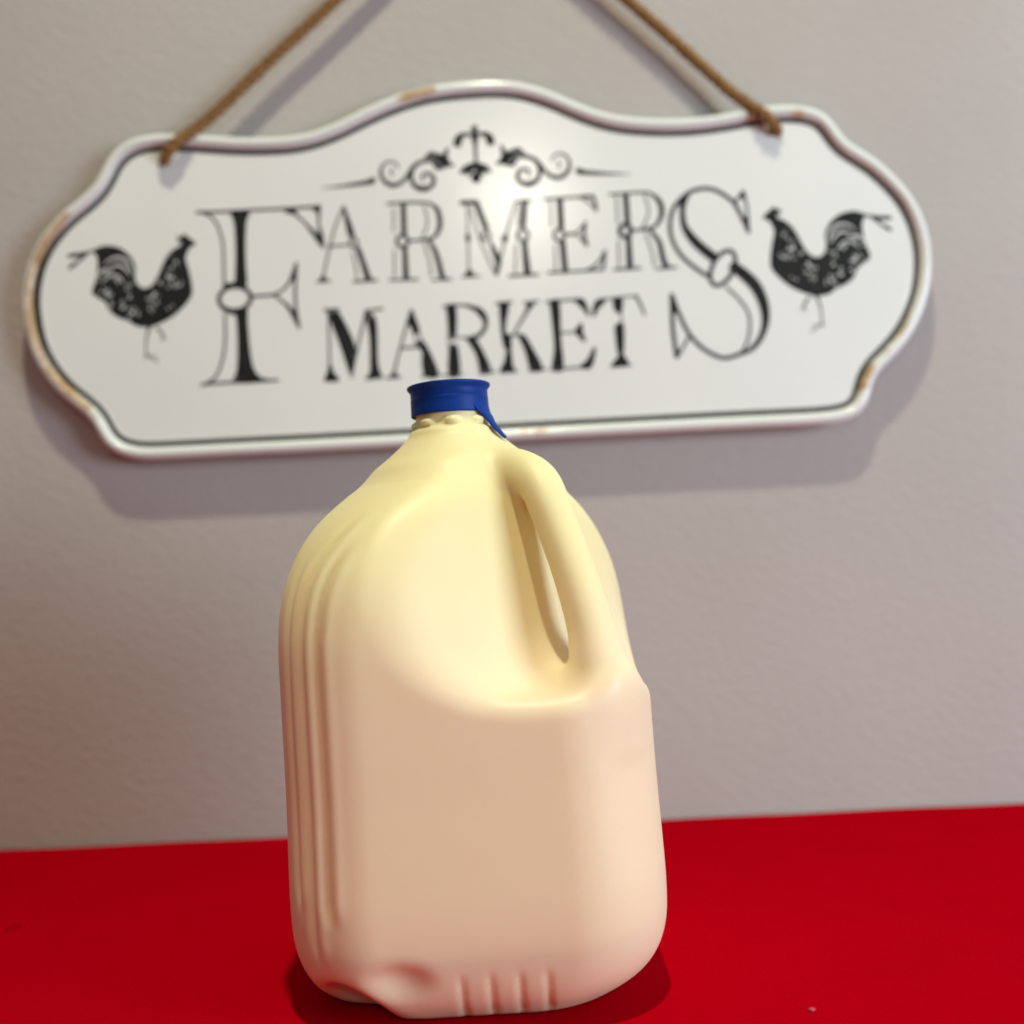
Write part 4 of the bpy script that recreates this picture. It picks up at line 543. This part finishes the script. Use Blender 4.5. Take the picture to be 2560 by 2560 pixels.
'speck_b': [['P',[[211.56,-5.76],[211.8,-5.27],[211.58,-4.51],[211.12,-4.24],[210.88,-4.73],[211.1,-5.49]]],['P',[[216.06,-8.39],[216.43,-8.11],[216.39,-7.62],[215.97,-7.42],[215.6,-7.7],[215.65,-8.19]]],['P',[[212.27,-4.55],[212.05,-4.05],[211.48,-3.97],[211.12,-4.38],[211.34,-4.87],[211.91,-4.96]]],['P',[[216.36,-8.96],[216.63,-8.48],[216.41,-7.73],[215.93,-7.48],[215.66,-7.97],[215.88,-8.71]]],['P',[[214.54,-3.12],[214.88,-2.79],[214.91,-2.11],[214.6,-1.77],[214.26,-2.09],[214.23,-2.77]]],['P',[[215.6,-6.29],[216.19,-6.38],[216.78,-5.86],[216.79,-5.26],[216.2,-5.17],[215.6,-5.69]]],['P',[[215.96,-5.85],[216.61,-5.91],[217.13,-5.33],[217.0,-4.68],[216.35,-4.62],[215.83,-5.21]]],['P',[[210.94,-5.26],[211.47,-5.38],[211.99,-4.94],[211.98,-4.39],[211.45,-4.27],[210.93,-4.71]]],['P',[[214.5,-3.28],[214.89,-3.19],[215.1,-2.74],[214.93,-2.38],[214.54,-2.47],[214.33,-2.92]]],['P',[[210.11,-17.68],[210.85,-17.55],[211.14,-16.82],[210.71,-16.21],[209.97,-16.34],[209.67,-17.08]]],['P',[[211.84,-15.03],[211.84,-14.39],[211.23,-13.94],[210.62,-14.12],[210.62,-14.76],[211.23,-15.22]]],['P',[[211.5,-18.15],[212.03,-18.0],[212.16,-17.46],[211.78,-17.07],[211.25,-17.23],[211.12,-17.77]]],['P',[[214.41,-15.82],[215.01,-15.77],[215.45,-15.14],[215.29,-14.56],[214.7,-14.61],[214.26,-15.25]]],['P',[[211.27,-14.4],[211.16,-13.87],[210.63,-13.68],[210.21,-14.02],[210.31,-14.55],[210.84,-14.75]]],['P',[[210.6,-16.9],[211.2,-17.02],[211.73,-16.53],[211.65,-15.91],[211.05,-15.79],[210.52,-16.29]]],['P',[[212.57,-15.84],[212.76,-15.3],[212.39,-14.73],[211.83,-14.69],[211.63,-15.23],[212.0,-15.81]]],['P',[[208.41,-17.55],[208.87,-17.49],[209.15,-17.0],[208.98,-16.57],[208.53,-16.63],[208.24,-17.12]]],['P',[[212.52,-13.58],[212.96,-13.59],[213.46,-13.15],[213.51,-12.71],[213.07,-12.7],[212.57,-13.13]]],['P',[[209.42,-17.0],[209.54,-16.6],[209.27,-16.06],[208.88,-15.93],[208.76,-16.33],[209.03,-16.87]]],['P',[[206.55,-8.81],[207.01,-8.37],[206.86,-7.73],[206.26,-7.55],[205.81,-7.99],[205.95,-8.63]]],['P',[[204.0,-9.26],[204.07,-8.74],[203.62,-8.23],[203.1,-8.25],[203.03,-8.76],[203.49,-9.27]]],['P',[[205.7,-8.47],[206.2,-8.42],[206.64,-7.86],[206.59,-7.36],[206.09,-7.42],[205.65,-7.97]]],['P',[[205.56,-10.3],[205.61,-9.59],[205.0,-9.14],[204.34,-9.4],[204.29,-10.11],[204.89,-10.56]]],['P',[[205.08,-8.12],[204.97,-7.7],[204.49,-7.49],[204.11,-7.71],[204.21,-8.13],[204.7,-8.34]]],['P',[[200.73,-14.57],[200.81,-14.01],[200.33,-13.45],[199.77,-13.45],[199.68,-14.02],[200.16,-14.58]]],['P',[[199.85,-11.74],[200.31,-12.01],[200.92,-11.76],[201.07,-11.24],[200.61,-10.97],[200.0,-11.22]]],['P',[[197.15,-11.85],[197.42,-11.35],[197.16,-10.66],[196.63,-10.48],[196.36,-10.98],[196.62,-11.67]]],['P',[[199.54,-12.18],[199.29,-11.75],[198.6,-11.55],[198.17,-11.78],[198.41,-12.21],[199.1,-12.4]]],['P',[[199.31,-15.45],[199.3,-15.03],[198.88,-14.74],[198.48,-14.87],[198.5,-15.3],[198.91,-15.59]]],['P',[[194.64,-28.25],[194.73,-27.67],[194.25,-27.12],[193.68,-27.14],[193.59,-27.72],[194.07,-28.27]]],['P',[[200.21,-30.42],[200.24,-29.87],[199.73,-29.38],[199.18,-29.46],[199.15,-30.01],[199.66,-30.5]]],['P',[[194.33,-29.95],[194.56,-29.47],[194.29,-28.85],[193.8,-28.69],[193.57,-29.17],[193.84,-29.79]]],['P',[[196.01,-25.73],[196.61,-25.66],[197.02,-25.02],[196.84,-24.45],[196.25,-24.52],[195.83,-25.16]]],['P',[[198.95,-29.37],[198.9,-28.83],[198.37,-28.55],[197.89,-28.82],[197.94,-29.37],[198.47,-29.65]]],['P',[[198.36,-25.62],[198.9,-26.05],[199.65,-25.81],[199.86,-25.16],[199.33,-24.73],[198.58,-24.96]]],['P',[[197.39,-28.11],[197.99,-27.8],[198.04,-27.13],[197.48,-26.75],[196.88,-27.06],[196.83,-27.74]]],['P',[[197.29,-28.05],[197.19,-27.5],[196.54,-27.07],[196.0,-27.19],[196.1,-27.74],[196.75,-28.17]]],['P',[[198.13,-30.23],[198.13,-29.92],[197.82,-29.56],[197.51,-29.53],[197.51,-29.85],[197.82,-30.2]]],['P',[[186.0,-19.35],[185.84,-18.89],[185.24,-18.63],[184.8,-18.83],[184.96,-19.29],[185.55,-19.55]]],['P',[[184.03,-23.11],[184.3,-22.53],[183.96,-21.86],[183.34,-21.76],[183.07,-22.34],[183.41,-23.01]]],['P',[[184.91,-17.88],[184.71,-17.38],[184.04,-17.12],[183.56,-17.36],[183.75,-17.85],[184.43,-18.11]]],['P',[[189.41,-20.26],[189.21,-19.68],[188.55,-19.51],[188.09,-19.93],[188.29,-20.52],[188.95,-20.68]]],['P',[[182.5,-22.83],[182.97,-22.97],[183.37,-22.62],[183.3,-22.13],[182.83,-21.99],[182.43,-22.34]]],['P',[[186.61,-21.25],[187.05,-20.93],[187.14,-20.21],[186.78,-19.81],[186.34,-20.13],[186.25,-20.85]]],['P',[[185.46,-18.49],[185.24,-17.91],[184.52,-17.71],[184.02,-18.09],[184.25,-18.67],[184.97,-18.87]]],['P',[[184.87,-17.55],[185.24,-17.18],[185.2,-16.49],[184.8,-16.17],[184.42,-16.54],[184.46,-17.23]]],['P',[[181.87,-19.6],[182.25,-19.61],[182.61,-19.23],[182.6,-18.85],[182.22,-18.84],[181.86,-19.22]]],['P',[[187.03,-19.56],[186.96,-19.04],[186.4,-18.66],[185.89,-18.8],[185.96,-19.32],[186.52,-19.7]]],['P',[[185.81,-28.0],[186.17,-28.08],[186.64,-27.8],[186.76,-27.45],[186.4,-27.38],[185.93,-27.65]]],['P',[[185.62,-24.46],[186.11,-24.33],[186.26,-23.83],[185.91,-23.46],[185.41,-23.59],[185.26,-24.09]]],['P',[[186.91,-23.41],[187.27,-23.85],[187.86,-23.76],[188.09,-23.23],[187.73,-22.78],[187.14,-22.88]]],['P',[[187.0,-26.27],[187.36,-26.76],[188.04,-26.72],[188.35,-26.2],[188.0,-25.71],[187.32,-25.74]]],['P',[[185.51,-26.27],[185.66,-25.79],[185.32,-25.37],[184.82,-25.43],[184.67,-25.92],[185.02,-26.34]]],['P',[[176.21,-10.04],[176.06,-9.66],[175.54,-9.43],[175.16,-9.58],[175.3,-9.96],[175.83,-10.19]]],['P',[[174.95,-9.39],[175.46,-8.95],[175.34,-8.25],[174.73,-8.01],[174.22,-8.46],[174.34,-9.15]]],['P',[[176.87,-9.67],[177.27,-9.16],[177.05,-8.48],[176.43,-8.32],[176.03,-8.83],[176.25,-9.51]]],['P',[[175.85,-8.66],[176.19,-8.56],[176.46,-8.12],[176.4,-7.77],[176.06,-7.87],[175.79,-8.31]]],['P',[[177.34,-14.4],[177.2,-13.86],[176.61,-13.66],[176.17,-14.01],[176.31,-14.55],[176.9,-14.75]]],['P',[[177.47,-7.55],[177.28,-7.01],[176.67,-6.87],[176.25,-7.27],[176.44,-7.81],[177.05,-7.95]]],['P',[[180.03,-12.01],[180.51,-12.32],[181.27,-12.11],[181.54,-11.6],[181.06,-11.3],[180.31,-11.5]]],['P',[[181.97,-11.13],[181.71,-10.76],[181.1,-10.68],[180.75,-10.95],[181.0,-11.32],[181.61,-11.41]]],['P',[[180.73,-11.18],[180.56,-10.87],[180.11,-10.79],[179.85,-11.04],[180.02,-11.35],[180.46,-11.42]]],['P',[[175.51,-13.3],[175.6,-12.79],[175.21,-12.13],[174.72,-11.98],[174.64,-12.48],[175.03,-13.14]]],['P',[[171.19,-14.15],[171.33,-13.59],[170.89,-12.98],[170.33,-12.94],[170.19,-13.5],[170.62,-14.11]]],['P',[[172.57,-14.74],[173.15,-14.68],[173.52,-14.09],[173.32,-13.54],[172.74,-13.6],[172.37,-14.19]]],['P',[[172.28,-10.74],[172.71,-10.47],[172.73,-9.92],[172.31,-9.64],[171.88,-9.9],[171.87,-10.45]]],['P',[[170.63,-13.49],[170.4,-13.0],[169.69,-12.74],[169.19,-12.98],[169.42,-13.48],[170.14,-13.73]]],['P',[[168.28,-12.1],[168.73,-12.23],[169.29,-11.9],[169.4,-11.42],[168.94,-11.29],[168.38,-11.62]]],['P',[[173.82,-12.49],[174.23,-12.78],[174.81,-12.6],[174.99,-12.12],[174.58,-11.82],[174.0,-12.01]]],['P',[[172.61,-13.5],[172.77,-13.01],[172.45,-12.36],[171.96,-12.2],[171.8,-12.69],[172.12,-13.35]]],['P',[[170.28,-13.56],[170.38,-13.09],[170.0,-12.65],[169.52,-12.68],[169.42,-13.15],[169.8,-13.6]]],['P',[[174.11,-3.86],[174.57,-3.34],[174.37,-2.59],[173.72,-2.38],[173.26,-2.91],[173.46,-3.65]]],['P',[[173.81,1.92],[174.21,2.09],[174.26,2.52],[173.92,2.78],[173.53,2.61],[173.47,2.18]]],['P',[[172.28,-0.67],[172.58,-0.34],[172.5,0.19],[172.1,0.38],[171.8,0.06],[171.88,-0.47]]],['P',[[170.65,-0.26],[171.05,-0.44],[171.5,-0.18],[171.54,0.27],[171.14,0.45],[170.69,0.19]]],['P',[[171.13,-0.12],[171.49,-0.2],[171.81,0.08],[171.77,0.45],[171.42,0.53],[171.1,0.25]]],['P',[[171.87,-0.71],[172.3,-0.42],[172.33,0.2],[171.92,0.52],[171.49,0.22],[171.46,-0.39]]],['P',[[171.1,-1.76],[170.96,-1.48],[170.53,-1.3],[170.23,-1.42],[170.37,-1.7],[170.8,-1.88]]],['P',[[209.96,-22.87],[209.95,-22.46],[209.59,-22.25],[209.23,-22.44],[209.24,-22.85],[209.6,-23.06]]],['P',[[209.87,-20.35],[209.99,-19.91],[209.67,-19.5],[209.22,-19.52],[209.11,-19.96],[209.43,-20.37]]],['P',[[209.87,-24.71],[210.17,-24.19],[209.89,-23.52],[209.32,-23.38],[209.02,-23.9],[209.29,-24.57]]],['P',[[208.64,-22.5],[208.49,-22.11],[207.98,-21.94],[207.62,-22.16],[207.77,-22.55],[208.28,-22.72]]],['P',[[209.26,-22.44],[209.43,-22.0],[209.17,-21.42],[208.74,-21.26],[208.57,-21.7],[208.83,-22.28]]],['P',[[202.29,-23.62],[202.41,-23.2],[202.1,-22.73],[201.67,-22.68],[201.55,-23.11],[201.86,-23.57]]],['P',[[203.27,-22.84],[203.09,-22.5],[202.61,-22.39],[202.3,-22.63],[202.47,-22.98],[202.96,-23.08]]],['P',[[203.39,-21.56],[203.4,-20.94],[202.81,-20.44],[202.2,-20.55],[202.2,-21.17],[202.79,-21.67]]],['P',[[203.32,-25.45],[203.76,-24.88],[203.51,-24.15],[202.82,-24.0],[202.38,-24.57],[202.63,-25.29]]],['P',[[201.47,-24.79],[201.93,-25.2],[202.68,-25.06],[202.98,-24.52],[202.53,-24.11],[201.77,-24.24]]],['P',[[168.56,8.96],[169.16,8.89],[169.69,9.43],[169.62,10.03],[169.03,10.1],[168.5,9.56]]],['P',[[168.94,10.81],[169.29,11.08],[169.28,11.61],[168.92,11.86],[168.57,11.59],[168.58,11.06]]],['P',[[198.63,-18.88],[198.84,-18.38],[198.53,-17.79],[198.0,-17.71],[197.79,-18.2],[198.1,-18.79]]],['P',[[198.35,-19.58],[199.07,-19.51],[199.41,-18.82],[199.01,-18.21],[198.29,-18.28],[197.96,-18.97]]],['P',[[174.15,-25.48],[174.63,-25.58],[175.19,-25.2],[175.28,-24.72],[174.8,-24.62],[174.24,-25.0]]],['P',[[177.32,-26.94],[177.71,-26.51],[177.57,-25.88],[177.04,-25.68],[176.65,-26.11],[176.79,-26.74]]],['P',[[176.72,-4.05],[176.46,-3.72],[175.85,-3.66],[175.52,-3.92],[175.78,-4.24],[176.39,-4.31]]],['P',[[174.2,-8.64],[174.69,-8.28],[174.65,-7.62],[174.14,-7.32],[173.65,-7.68],[173.69,-8.35]]],['P',[[177.01,-5.53],[177.25,-5.21],[177.11,-4.78],[176.74,-4.66],[176.5,-4.98],[176.64,-5.41]]],['P',[[176.6,-8.77],[177.11,-8.45],[177.22,-7.68],[176.83,-7.23],[176.33,-7.56],[176.21,-8.32]]],['P',[[175.37,-8.17],[175.19,-7.84],[174.71,-7.73],[174.41,-7.95],[174.58,-8.28],[175.06,-8.39]]],['L',[[212.59,0.31],[207.8,3.63],[202.64,3.86],[198.53,0.6],[196.6,-4.7]],[0.34,0.9,1.12,1.12,0.45]],['L',[[209.87,-2.66],[205.11,-0.04],[200.96,-2.13],[197.82,-6.53]],[0.34,1.01,1.01,0.45]],['L',[[216.52,-5.66],[212.69,-3.0],[208.02,-3.22]],[0.45,1.12,0.45]],['L',[[213.83,-9.56],[209.04,-6.0],[204.38,-6.69],[201.68,-10.13]],[0.45,0.9,0.67,0.34]]],
'holes': [[-176.45,59.21],[170.92,59.71]],
'nail': [[7.31,223.56]]}

def resample(P, n):
    Q = np.concatenate([P, P[:1]])
    L = np.concatenate([[0], np.cumsum(np.hypot(*np.diff(Q, axis=0).T))])
    s = np.linspace(0, L[-1], n, endpoint=False)
    return np.stack([np.interp(s, L, Q[:, 0]), np.interp(s, L, Q[:, 1])], 1)

def tri(loops):
    polys = [[Vector((p[0], p[1], 0)) for p in lp] for lp in loops]
    return tessellate_polygon(polys)

SIGN_LOC = (0.01204, WALL_Y - 0.0092, 0.32583)
def board(v):          # (x, z, height off the back) in mm -> metres
    return (v[0] / 1000, -v[2] / 1000, v[1] / 1000)

sign = tag(empty("hanging_sign", SIGN_LOC), "white enamel FARMERS MARKET sign with scalloped rim and two roosters hanging on the wall", "sign")
N = 720
O = catmull(SIGN['outline'], True, 8)
O = resample(O, N)
ker = np.exp(-0.5 * (np.arange(-9, 10) / 2.6) ** 2); ker /= ker.sum()
O = np.stack([np.convolve(np.concatenate([O[-9:, i], O[:, i], O[:9, i]]), ker, 'valid') for i in (0, 1)], 1)
T = np.roll(O, -1, 0) - np.roll(O, 1, 0); T /= np.linalg.norm(T, axis=1)[:, None]
area = 0.5 * np.sum(O[:, 0] * np.roll(O[:, 1], -1) - np.roll(O[:, 0], -1) * O[:, 1])
Nn = np.stack([-T[:, 1], T[:, 0]], 1) * (1 if area > 0 else -1)
def inset(o): 
    return O + Nn * o
def sweep(name, prof, close=False):
    rings = [(inset(o), h) for o, h in prof]
    vs = [board((p[0], p[1], h)) for P, h in rings for p in P]
    fs = []
    nr = len(prof)
    for i in range(nr if close else nr - 1):
        i2 = (i + 1) % nr
        for k in range(N):
            k2 = (k + 1) % N
            fs.append((i * N + k, i2 * N + k, i2 * N + k2, i * N + k2))
    me = mesh_from(name, vs, fs)
    bm = bmesh.new(); bm.from_mesh(me); bmesh.ops.recalc_face_normals(bm, faces=bm.faces); bm.to_mesh(me); bm.free()
    return me

RIM = [(0.9, 0.2), (0.1, 0.9), (0.0, 2.4), (0.35, 3.7), (1.2, 4.8), (2.5, 5.5), (3.8, 5.6), (5.0, 5.0), (5.9, 3.9), (6.5, 2.9), (6.9, 2.5), (6.9, 0.2)]
rm = sweep("rim", RIM, True)
rust = np.zeros((len(RIM), N)); chip = np.zeros((len(RIM), N))
SPOTS = [((-255, -16), 42, 1.15, 4.8), ((-247, 18), 24, 1.1, 4.4), ((-238, -66), 28, 1.05, 4.8), ((-31, 88), 13, 1.1, 3.2), ((23, -106), 13, .75, 4.0), ((183, 66), 10, .95, 5.5), ((213, -83), 11, .95, 5.2), ((232, -62), 22, .5, 6.0)]
for (cx, cz), rad, amp, off in SPOTS:
    dd = np.hypot(O[:, 0] - cx, O[:, 1] - cz)
    al = np.exp(-(dd / rad) ** 4) * amp
    for i, (o, h) in enumerate(RIM):
        rust[i] = np.maximum(rust[i], al * math.exp(-((o - off) / 2.6) ** 2))
for (cx, cz), rad, off in (((186, 64), 4.5, 6.3), ((211, -81), 6.5, 6.2), ((-30, 86), 6, 6.9), ((-253, -22), 45, 7.2)):
    dd = np.hypot(O[:, 0] - cx, O[:, 1] - cz)
    for i, (o, h) in enumerate(RIM):
        chip[i] = np.maximum(chip[i], np.exp(-(dd / rad) ** 4) * math.exp(-((o - off) / 1.2) ** 2))
for nm, arr in (("rust", rust), ("chip", chip)):
    a = rm.attributes.new(nm, 'FLOAT', 'POINT')
    a.data.foreach_set("value", arr.astype(np.float32).ravel())
link("rim", rm, M_rim, sign)
link("border_line", sweep("border_line", [(6.95, 1.2), (6.95, 2.45), (9.75, 2.35), (9.8, 1.2)], True), M_print, sign)

def panel_mesh():
    prof = [(9.85, 0.9), (9.85, 2.35), (10.2, 2.75), (10.7, 2.72), (11.2, 2.6)]
    vs, fs = [], []
    for o, h in prof:
        vs += [board((p[0], p[1], h)) for p in inset(o)]
    for i in range(len(prof) - 1):
        for k in range(N):
            k2 = (k + 1) % N
            fs.append((i * N + k, (i + 1) * N + k, (i + 1) * N + k2, i * N + k2))
    for h, o, flip in ((2.6, 11.2, False), (0.9, 9.85, True)):
        outer = inset(o)
        hl = [[(hx + 2.9 * math.cos(q), hz + 2.9 * math.sin(q)) for q in np.linspace(0, 2 * math.pi, 25)[:-1]] for hx, hz in HOLES]
        loops = [outer] + hl
        tr = tri(loops)
        allp = [p for lp in loops for p in lp]
        n0 = len(vs)
        vs += [board((p[0], p[1], h)) for p in allp]
        fs += [tuple(n0 + i for i in t) for t in tr]
        if h == 2.6: f0 = n0 + N
        else: b0 = n0 + N
    for j in range(2):
        for k in range(24):
            k2 = (k + 1) % 24
            fs.append((f0 + j * 24 + k, f0 + j * 24 + k2, b0 + j * 24 + k2, b0 + j * 24 + k))
    me = mesh_from("panel", vs, fs)
    bm = bmesh.new(); bm.from_mesh(me)
    bmesh.ops.remove_doubles(bm, verts=bm.verts, dist=1e-6)
    bmesh.ops.recalc_face_normals(bm, faces=bm.faces)
    bm.to_mesh(me); bm.free()
    return me
HOLES = [(SIGN['holes'][0][0], SIGN['holes'][0][1] - 1.0), (SIGN['holes'][1][0], SIGN['holes'][1][1] - 1.0)]
link("panel", panel_mesh(), M_enamel, sign, smooth=False)

def print_mesh(name, items, h0, mirrored=False):
    vs, fs = [], []
    h = h0
    for it in items:
        if it[0] in 'PC':
            P = it[1] if it[0] == 'P' else [tuple(p) for p in catmull(it[1], True, 4)]
            n0 = len(vs)
            vs += [board((p[0], p[1], h)) for p in P]
            fs += [tuple(n0 + i for i in t) for t in tri([P])]
        else:
            w = it[2]
            ws = w if isinstance(w, list) else [w] * len(it[1])
            pts = catmull([(p[0], p[1], v) for p, v in zip(it[1], ws)], False, 4 if len(it[1]) > 2 else 1)
            n0 = len(vs)
            q = pts[:, :2]
            t = np.gradient(q, axis=0); t /= np.maximum(np.linalg.norm(t, axis=1), 1e-9)[:, None]
            # short square-ish end caps
            q = np.concatenate([[q[0] - t[0] * pts[0, 2] * 0.25], q, [q[-1] + t[-1] * pts[-1, 2] * 0.25]])
            t = np.concatenate([t[:1], t, t[-1:]])
            wd = np.concatenate([pts[:1, 2] * 0.75, pts[:, 2], pts[-1:, 2] * 0.75])
            nn = np.stack([-t[:, 1], t[:, 0]], 1)
            for a, c, v in zip(q, nn, wd):
                vs.append(board((*(a + c * v / 2), h))); vs.append(board((*(a - c * v / 2), h)))
            for i in range(len(q) - 1):
                fs.append((n0 + 2 * i, n0 + 2 * i + 1, n0 + 2 * i + 3, n0 + 2 * i + 2))
        h += 0.004
    me = mesh_from(name, vs, fs)
    bm = bmesh.new(); bm.from_mesh(me)
    for f in bm.faces:
        f.normal_update()
        if f.normal.y > 0: f.normal_flip()
    bm.to_mesh(me); bm.free()
    return me

LETTERS = [('F', "large ornate letter F"), ('A1', "outlined letter A of the upper word"), ('R1', "outlined first letter R of the upper word"),
           ('M1', "outlined letter M of the upper word"), ('E1', "outlined letter E of the upper word"), ('R2', "outlined last letter R of the upper word"),
           ('S', "large ornate letter S"), ('M2', "solid letter M of the lower word"), ('A2', "solid letter A of the lower word"),
           ('R3', "solid letter R of the lower word"), ('K', "solid letter K of the lower word"), ('E2', "solid letter E of the lower word"), ('T', "solid letter T of the lower word")]
for key, lab in LETTERS:
    tag(link("letter", print_mesh("letter", SIGN[key], 2.68), M_print, sign, smooth=False), lab)
tag(link("ornament", print_mesh("ornament", SIGN['ornament'], 2.68), M_print, sign, smooth=False), "black scroll ornament with leaves and tapered dashes")
for sfx, lab in (('a', "black rooster facing the large letter F"), ('b', "black rooster facing the large letter S")):
    r = tag(link("rooster_print", print_mesh("rooster_print", SIGN['rooster_' + sfx], 2.68), M_print, sign, smooth=False), lab)
    link("feather_fleck", print_mesh("feather_fleck", SIGN['speck_' + sfx], 2.75), M_enamel, r, smooth=False)

# ------------------------------------------------------------------ jute rope and its nail
def rope_path():
    (lx, lz), (rx, rz) = HOLES
    nx, nz = SIGN['nail'][0]
    L = Vector((lx, 0, lz)); Rr = Vector((rx, 0, rz)); Np = Vector((nx, 0, nz))
    def side(Hh):
        d = (Np - Hh).normalized()
        pts = [(Hh + d * -0.6, 0.9), (Hh + d * 0.4, 4.0), (Hh + d * 3.0, 6.6), (Hh + d * 7, 8.2), (Hh + d * 13, 8.7), (Hh + d * 22, 5.0), (Hh + d * 40, 1.8)]
        tot = (Np - Hh).length
        for f in (0.35, 0.5, 0.65, 0.8, 0.93):
            sag = 1.2 * math.sin(f * 9 + Hh.x)
            perp = Vector((-d.z, 0, d.x))
            pts.append((Hh + d * tot * f + perp * sag * 0.5, 1.2 - 1.2 * f))
        return pts
    a = side(L); b_ = side(Rr)
    top = [(Np + Vector((-5, 0, 1.0)), 0.5), (Np + Vector((0, 0, 5.2)), 0.5), (Np + Vector((5, 0, 1.0)), 0.5)]
    pts = a + top + b_[::-1]
    return np.array([board((p.x, p.z, h)) for p, h in pts])
def rope_strand(path, k, r_off, r):
    C = catmull(path, False, 24)
    seg = np.linalg.norm(np.diff(C, axis=0), axis=1)
    Ls = np.concatenate([[0], np.cumsum(seg)])
    n = int(Ls[-1] / 0.0009)
    s = np.linspace(0, Ls[-1], n)
    C = np.stack([np.interp(s, Ls, C[:, i]) for i in range(3)], 1)
    T = np.gradient(C, axis=0); T /= np.linalg.norm(T, axis=1)[:, None]
    up = np.array([0.0, -1.0, 0.0])
    A = np.cross(T, up); ln = np.linalg.norm(A, axis=1)[:, None]
    A = np.where(ln > 0.15, A / np.maximum(ln, 1e-6), np.array([1.0, 0, 0]))
    # keep the frame continuous
    for i in range(1, n):
        if np.dot(A[i], A[i - 1]) < 0: A[i] = -A[i]
    B = np.cross(T, A)
    rng = random.Random(7 + k)
    ph = 2 * math.pi * k / 3 + s / 0.0155 * 2 * math.pi
    ctr = C + (A * np.cos(ph)[:, None] + B * np.sin(ph)[:, None]) * r_off
    m_ = 8
    vs, fs = [], []
    for i in range(n):
        rr = r * (1 + 0.12 * math.sin(s[i] * 900 + k) * math.sin(s[i] * 333 + 2 * k))
        for j in range(m_):
            q = 2 * math.pi * j / m_
            vs.append(ctr[i] + (A[i] * math.cos(q) + B[i] * math.sin(q)) * rr)
    for i in range(n - 1):
        for j in range(m_):
            fs.append((i * m_ + j, i * m_ + (j + 1) % m_, (i + 1) * m_ + (j + 1) % m_, (i + 1) * m_ + j))
    fs.append(tuple(range(m_))[::-1]); fs.append(tuple((n - 1) * m_ + j for j in range(m_)))
    me = mesh_from("strand", vs, fs)
    bm = bmesh.new(); bm.from_mesh(me); bmesh.ops.recalc_face_normals(bm, faces=bm.faces); bm.to_mesh(me); bm.free()
    return me, C
rope = tag(empty("rope", SIGN_LOC), "brown twisted jute rope running up from both top corners of the sign", "rope")
path = rope_path()
for k in range(3):
    me, CL = rope_strand(path, k, 0.0019, 0.0018)
    link("strand", me, M_rope, rope)
# knots that hold the rope behind the sign and keep it off the wall
for hx, hz in HOLES:
    vs, fs = [], []
    for i in range(9):
        th = math.pi * i / 8
        for j in range(14):
            q = 2 * math.pi * j / 14
            rr = 4.6 * (1 + 0.10 * math.sin(3 * q + 2.5 * th) + 0.06 * math.sin(5 * th + q))
            vs.append(board((hx + rr * math.sin(th) * math.cos(q), hz + rr * math.sin(th) * math.sin(q), -3.6 + rr * 0.85 * math.cos(th))))
    for i in range(8):
        for j in range(14):
            fs.append((i * 14 + j, i * 14 + (j + 1) % 14, (i + 1) * 14 + (j + 1) % 14, (i + 1) * 14 + j))
    link("knot", mesh_from("knot", vs, fs), M_rope, rope)
# loose fibres standing off the rope
rng = random.Random(3)
vs, fs = [], []
for i in range(2600):
    c = CL[rng.randrange(20, len(CL) - 20)]
    d = np.array([rng.gauss(0, 1), rng.gauss(0, 1), rng.gauss(0, 1)]); d /= np.linalg.norm(d)
    p = c + d * 0.0026
    l = rng.uniform(0.0015, 0.0055)
    e = d + np.array([rng.gauss(0, .8), 0, rng.gauss(0, .8)]); e /= np.linalg.norm(e)
    w = np.cross(e, [0.3, 1, 0.2]); w = w / np.linalg.norm(w) * 0.00010
    n0 = len(vs)
    vs += [p - w, p + w, p + e * l]
    fs.append((n0, n0 + 1, n0 + 2))
tag(link("fibre_fuzz", mesh_from("fibre_fuzz", vs, fs), M_rope, rope), kind="stuff")

nx, nz = SIGN['nail'][0]
nl = lathe("nail", [(0.6, 0), (1.3, 0), (1.3, 16.5), (3.2, 16.9), (3.4, 17.4), (3.0, 17.9), (0.5, 18.1)], 20)
nail = link("nail", nl, M_steel)
nail.location = (SIGN_LOC[0] + nx / 1000, WALL_Y + 0.0002, SIGN_LOC[2] + (nz + 0.4) / 1000)
nail.rotation_euler = (R(90), 0, 0)
tag(nail, "steel nail in the wall above the sign with the rope looped over it", "nail")

# ------------------------------------------------------------------ a speck of lint on the cloth
vs, fs = [], []
for i in range(4):
    for j in range(10):
        q = 2 * math.pi * j / 10
        rr = (0.0012, 0.0011, 0.0008, 0.0002)[i] * (1 + 0.25 * math.sin(3 * q + i))
        vs.append((rr * math.cos(q), 0.75 * rr * math.sin(q), (0, 0.0004, 0.0008, 0.0010)[i]))
for i in range(3):
    for j in range(10):
        fs.append((i * 10 + j, i * 10 + (j + 1) % 10, (i + 1) * 10 + (j + 1) % 10, (i + 1) * 10 + j))
fs.append(tuple(range(10))[::-1]); fs.append(tuple(30 + j for j in range(10)))
lint = link("lint_speck", mesh_from("lint_speck", vs, fs), M_lint)
lint.location = (0.1125, -0.0855, -0.0002)
tag(lint, "tiny pale pink speck of lint on the red table right of the jug", "lint")
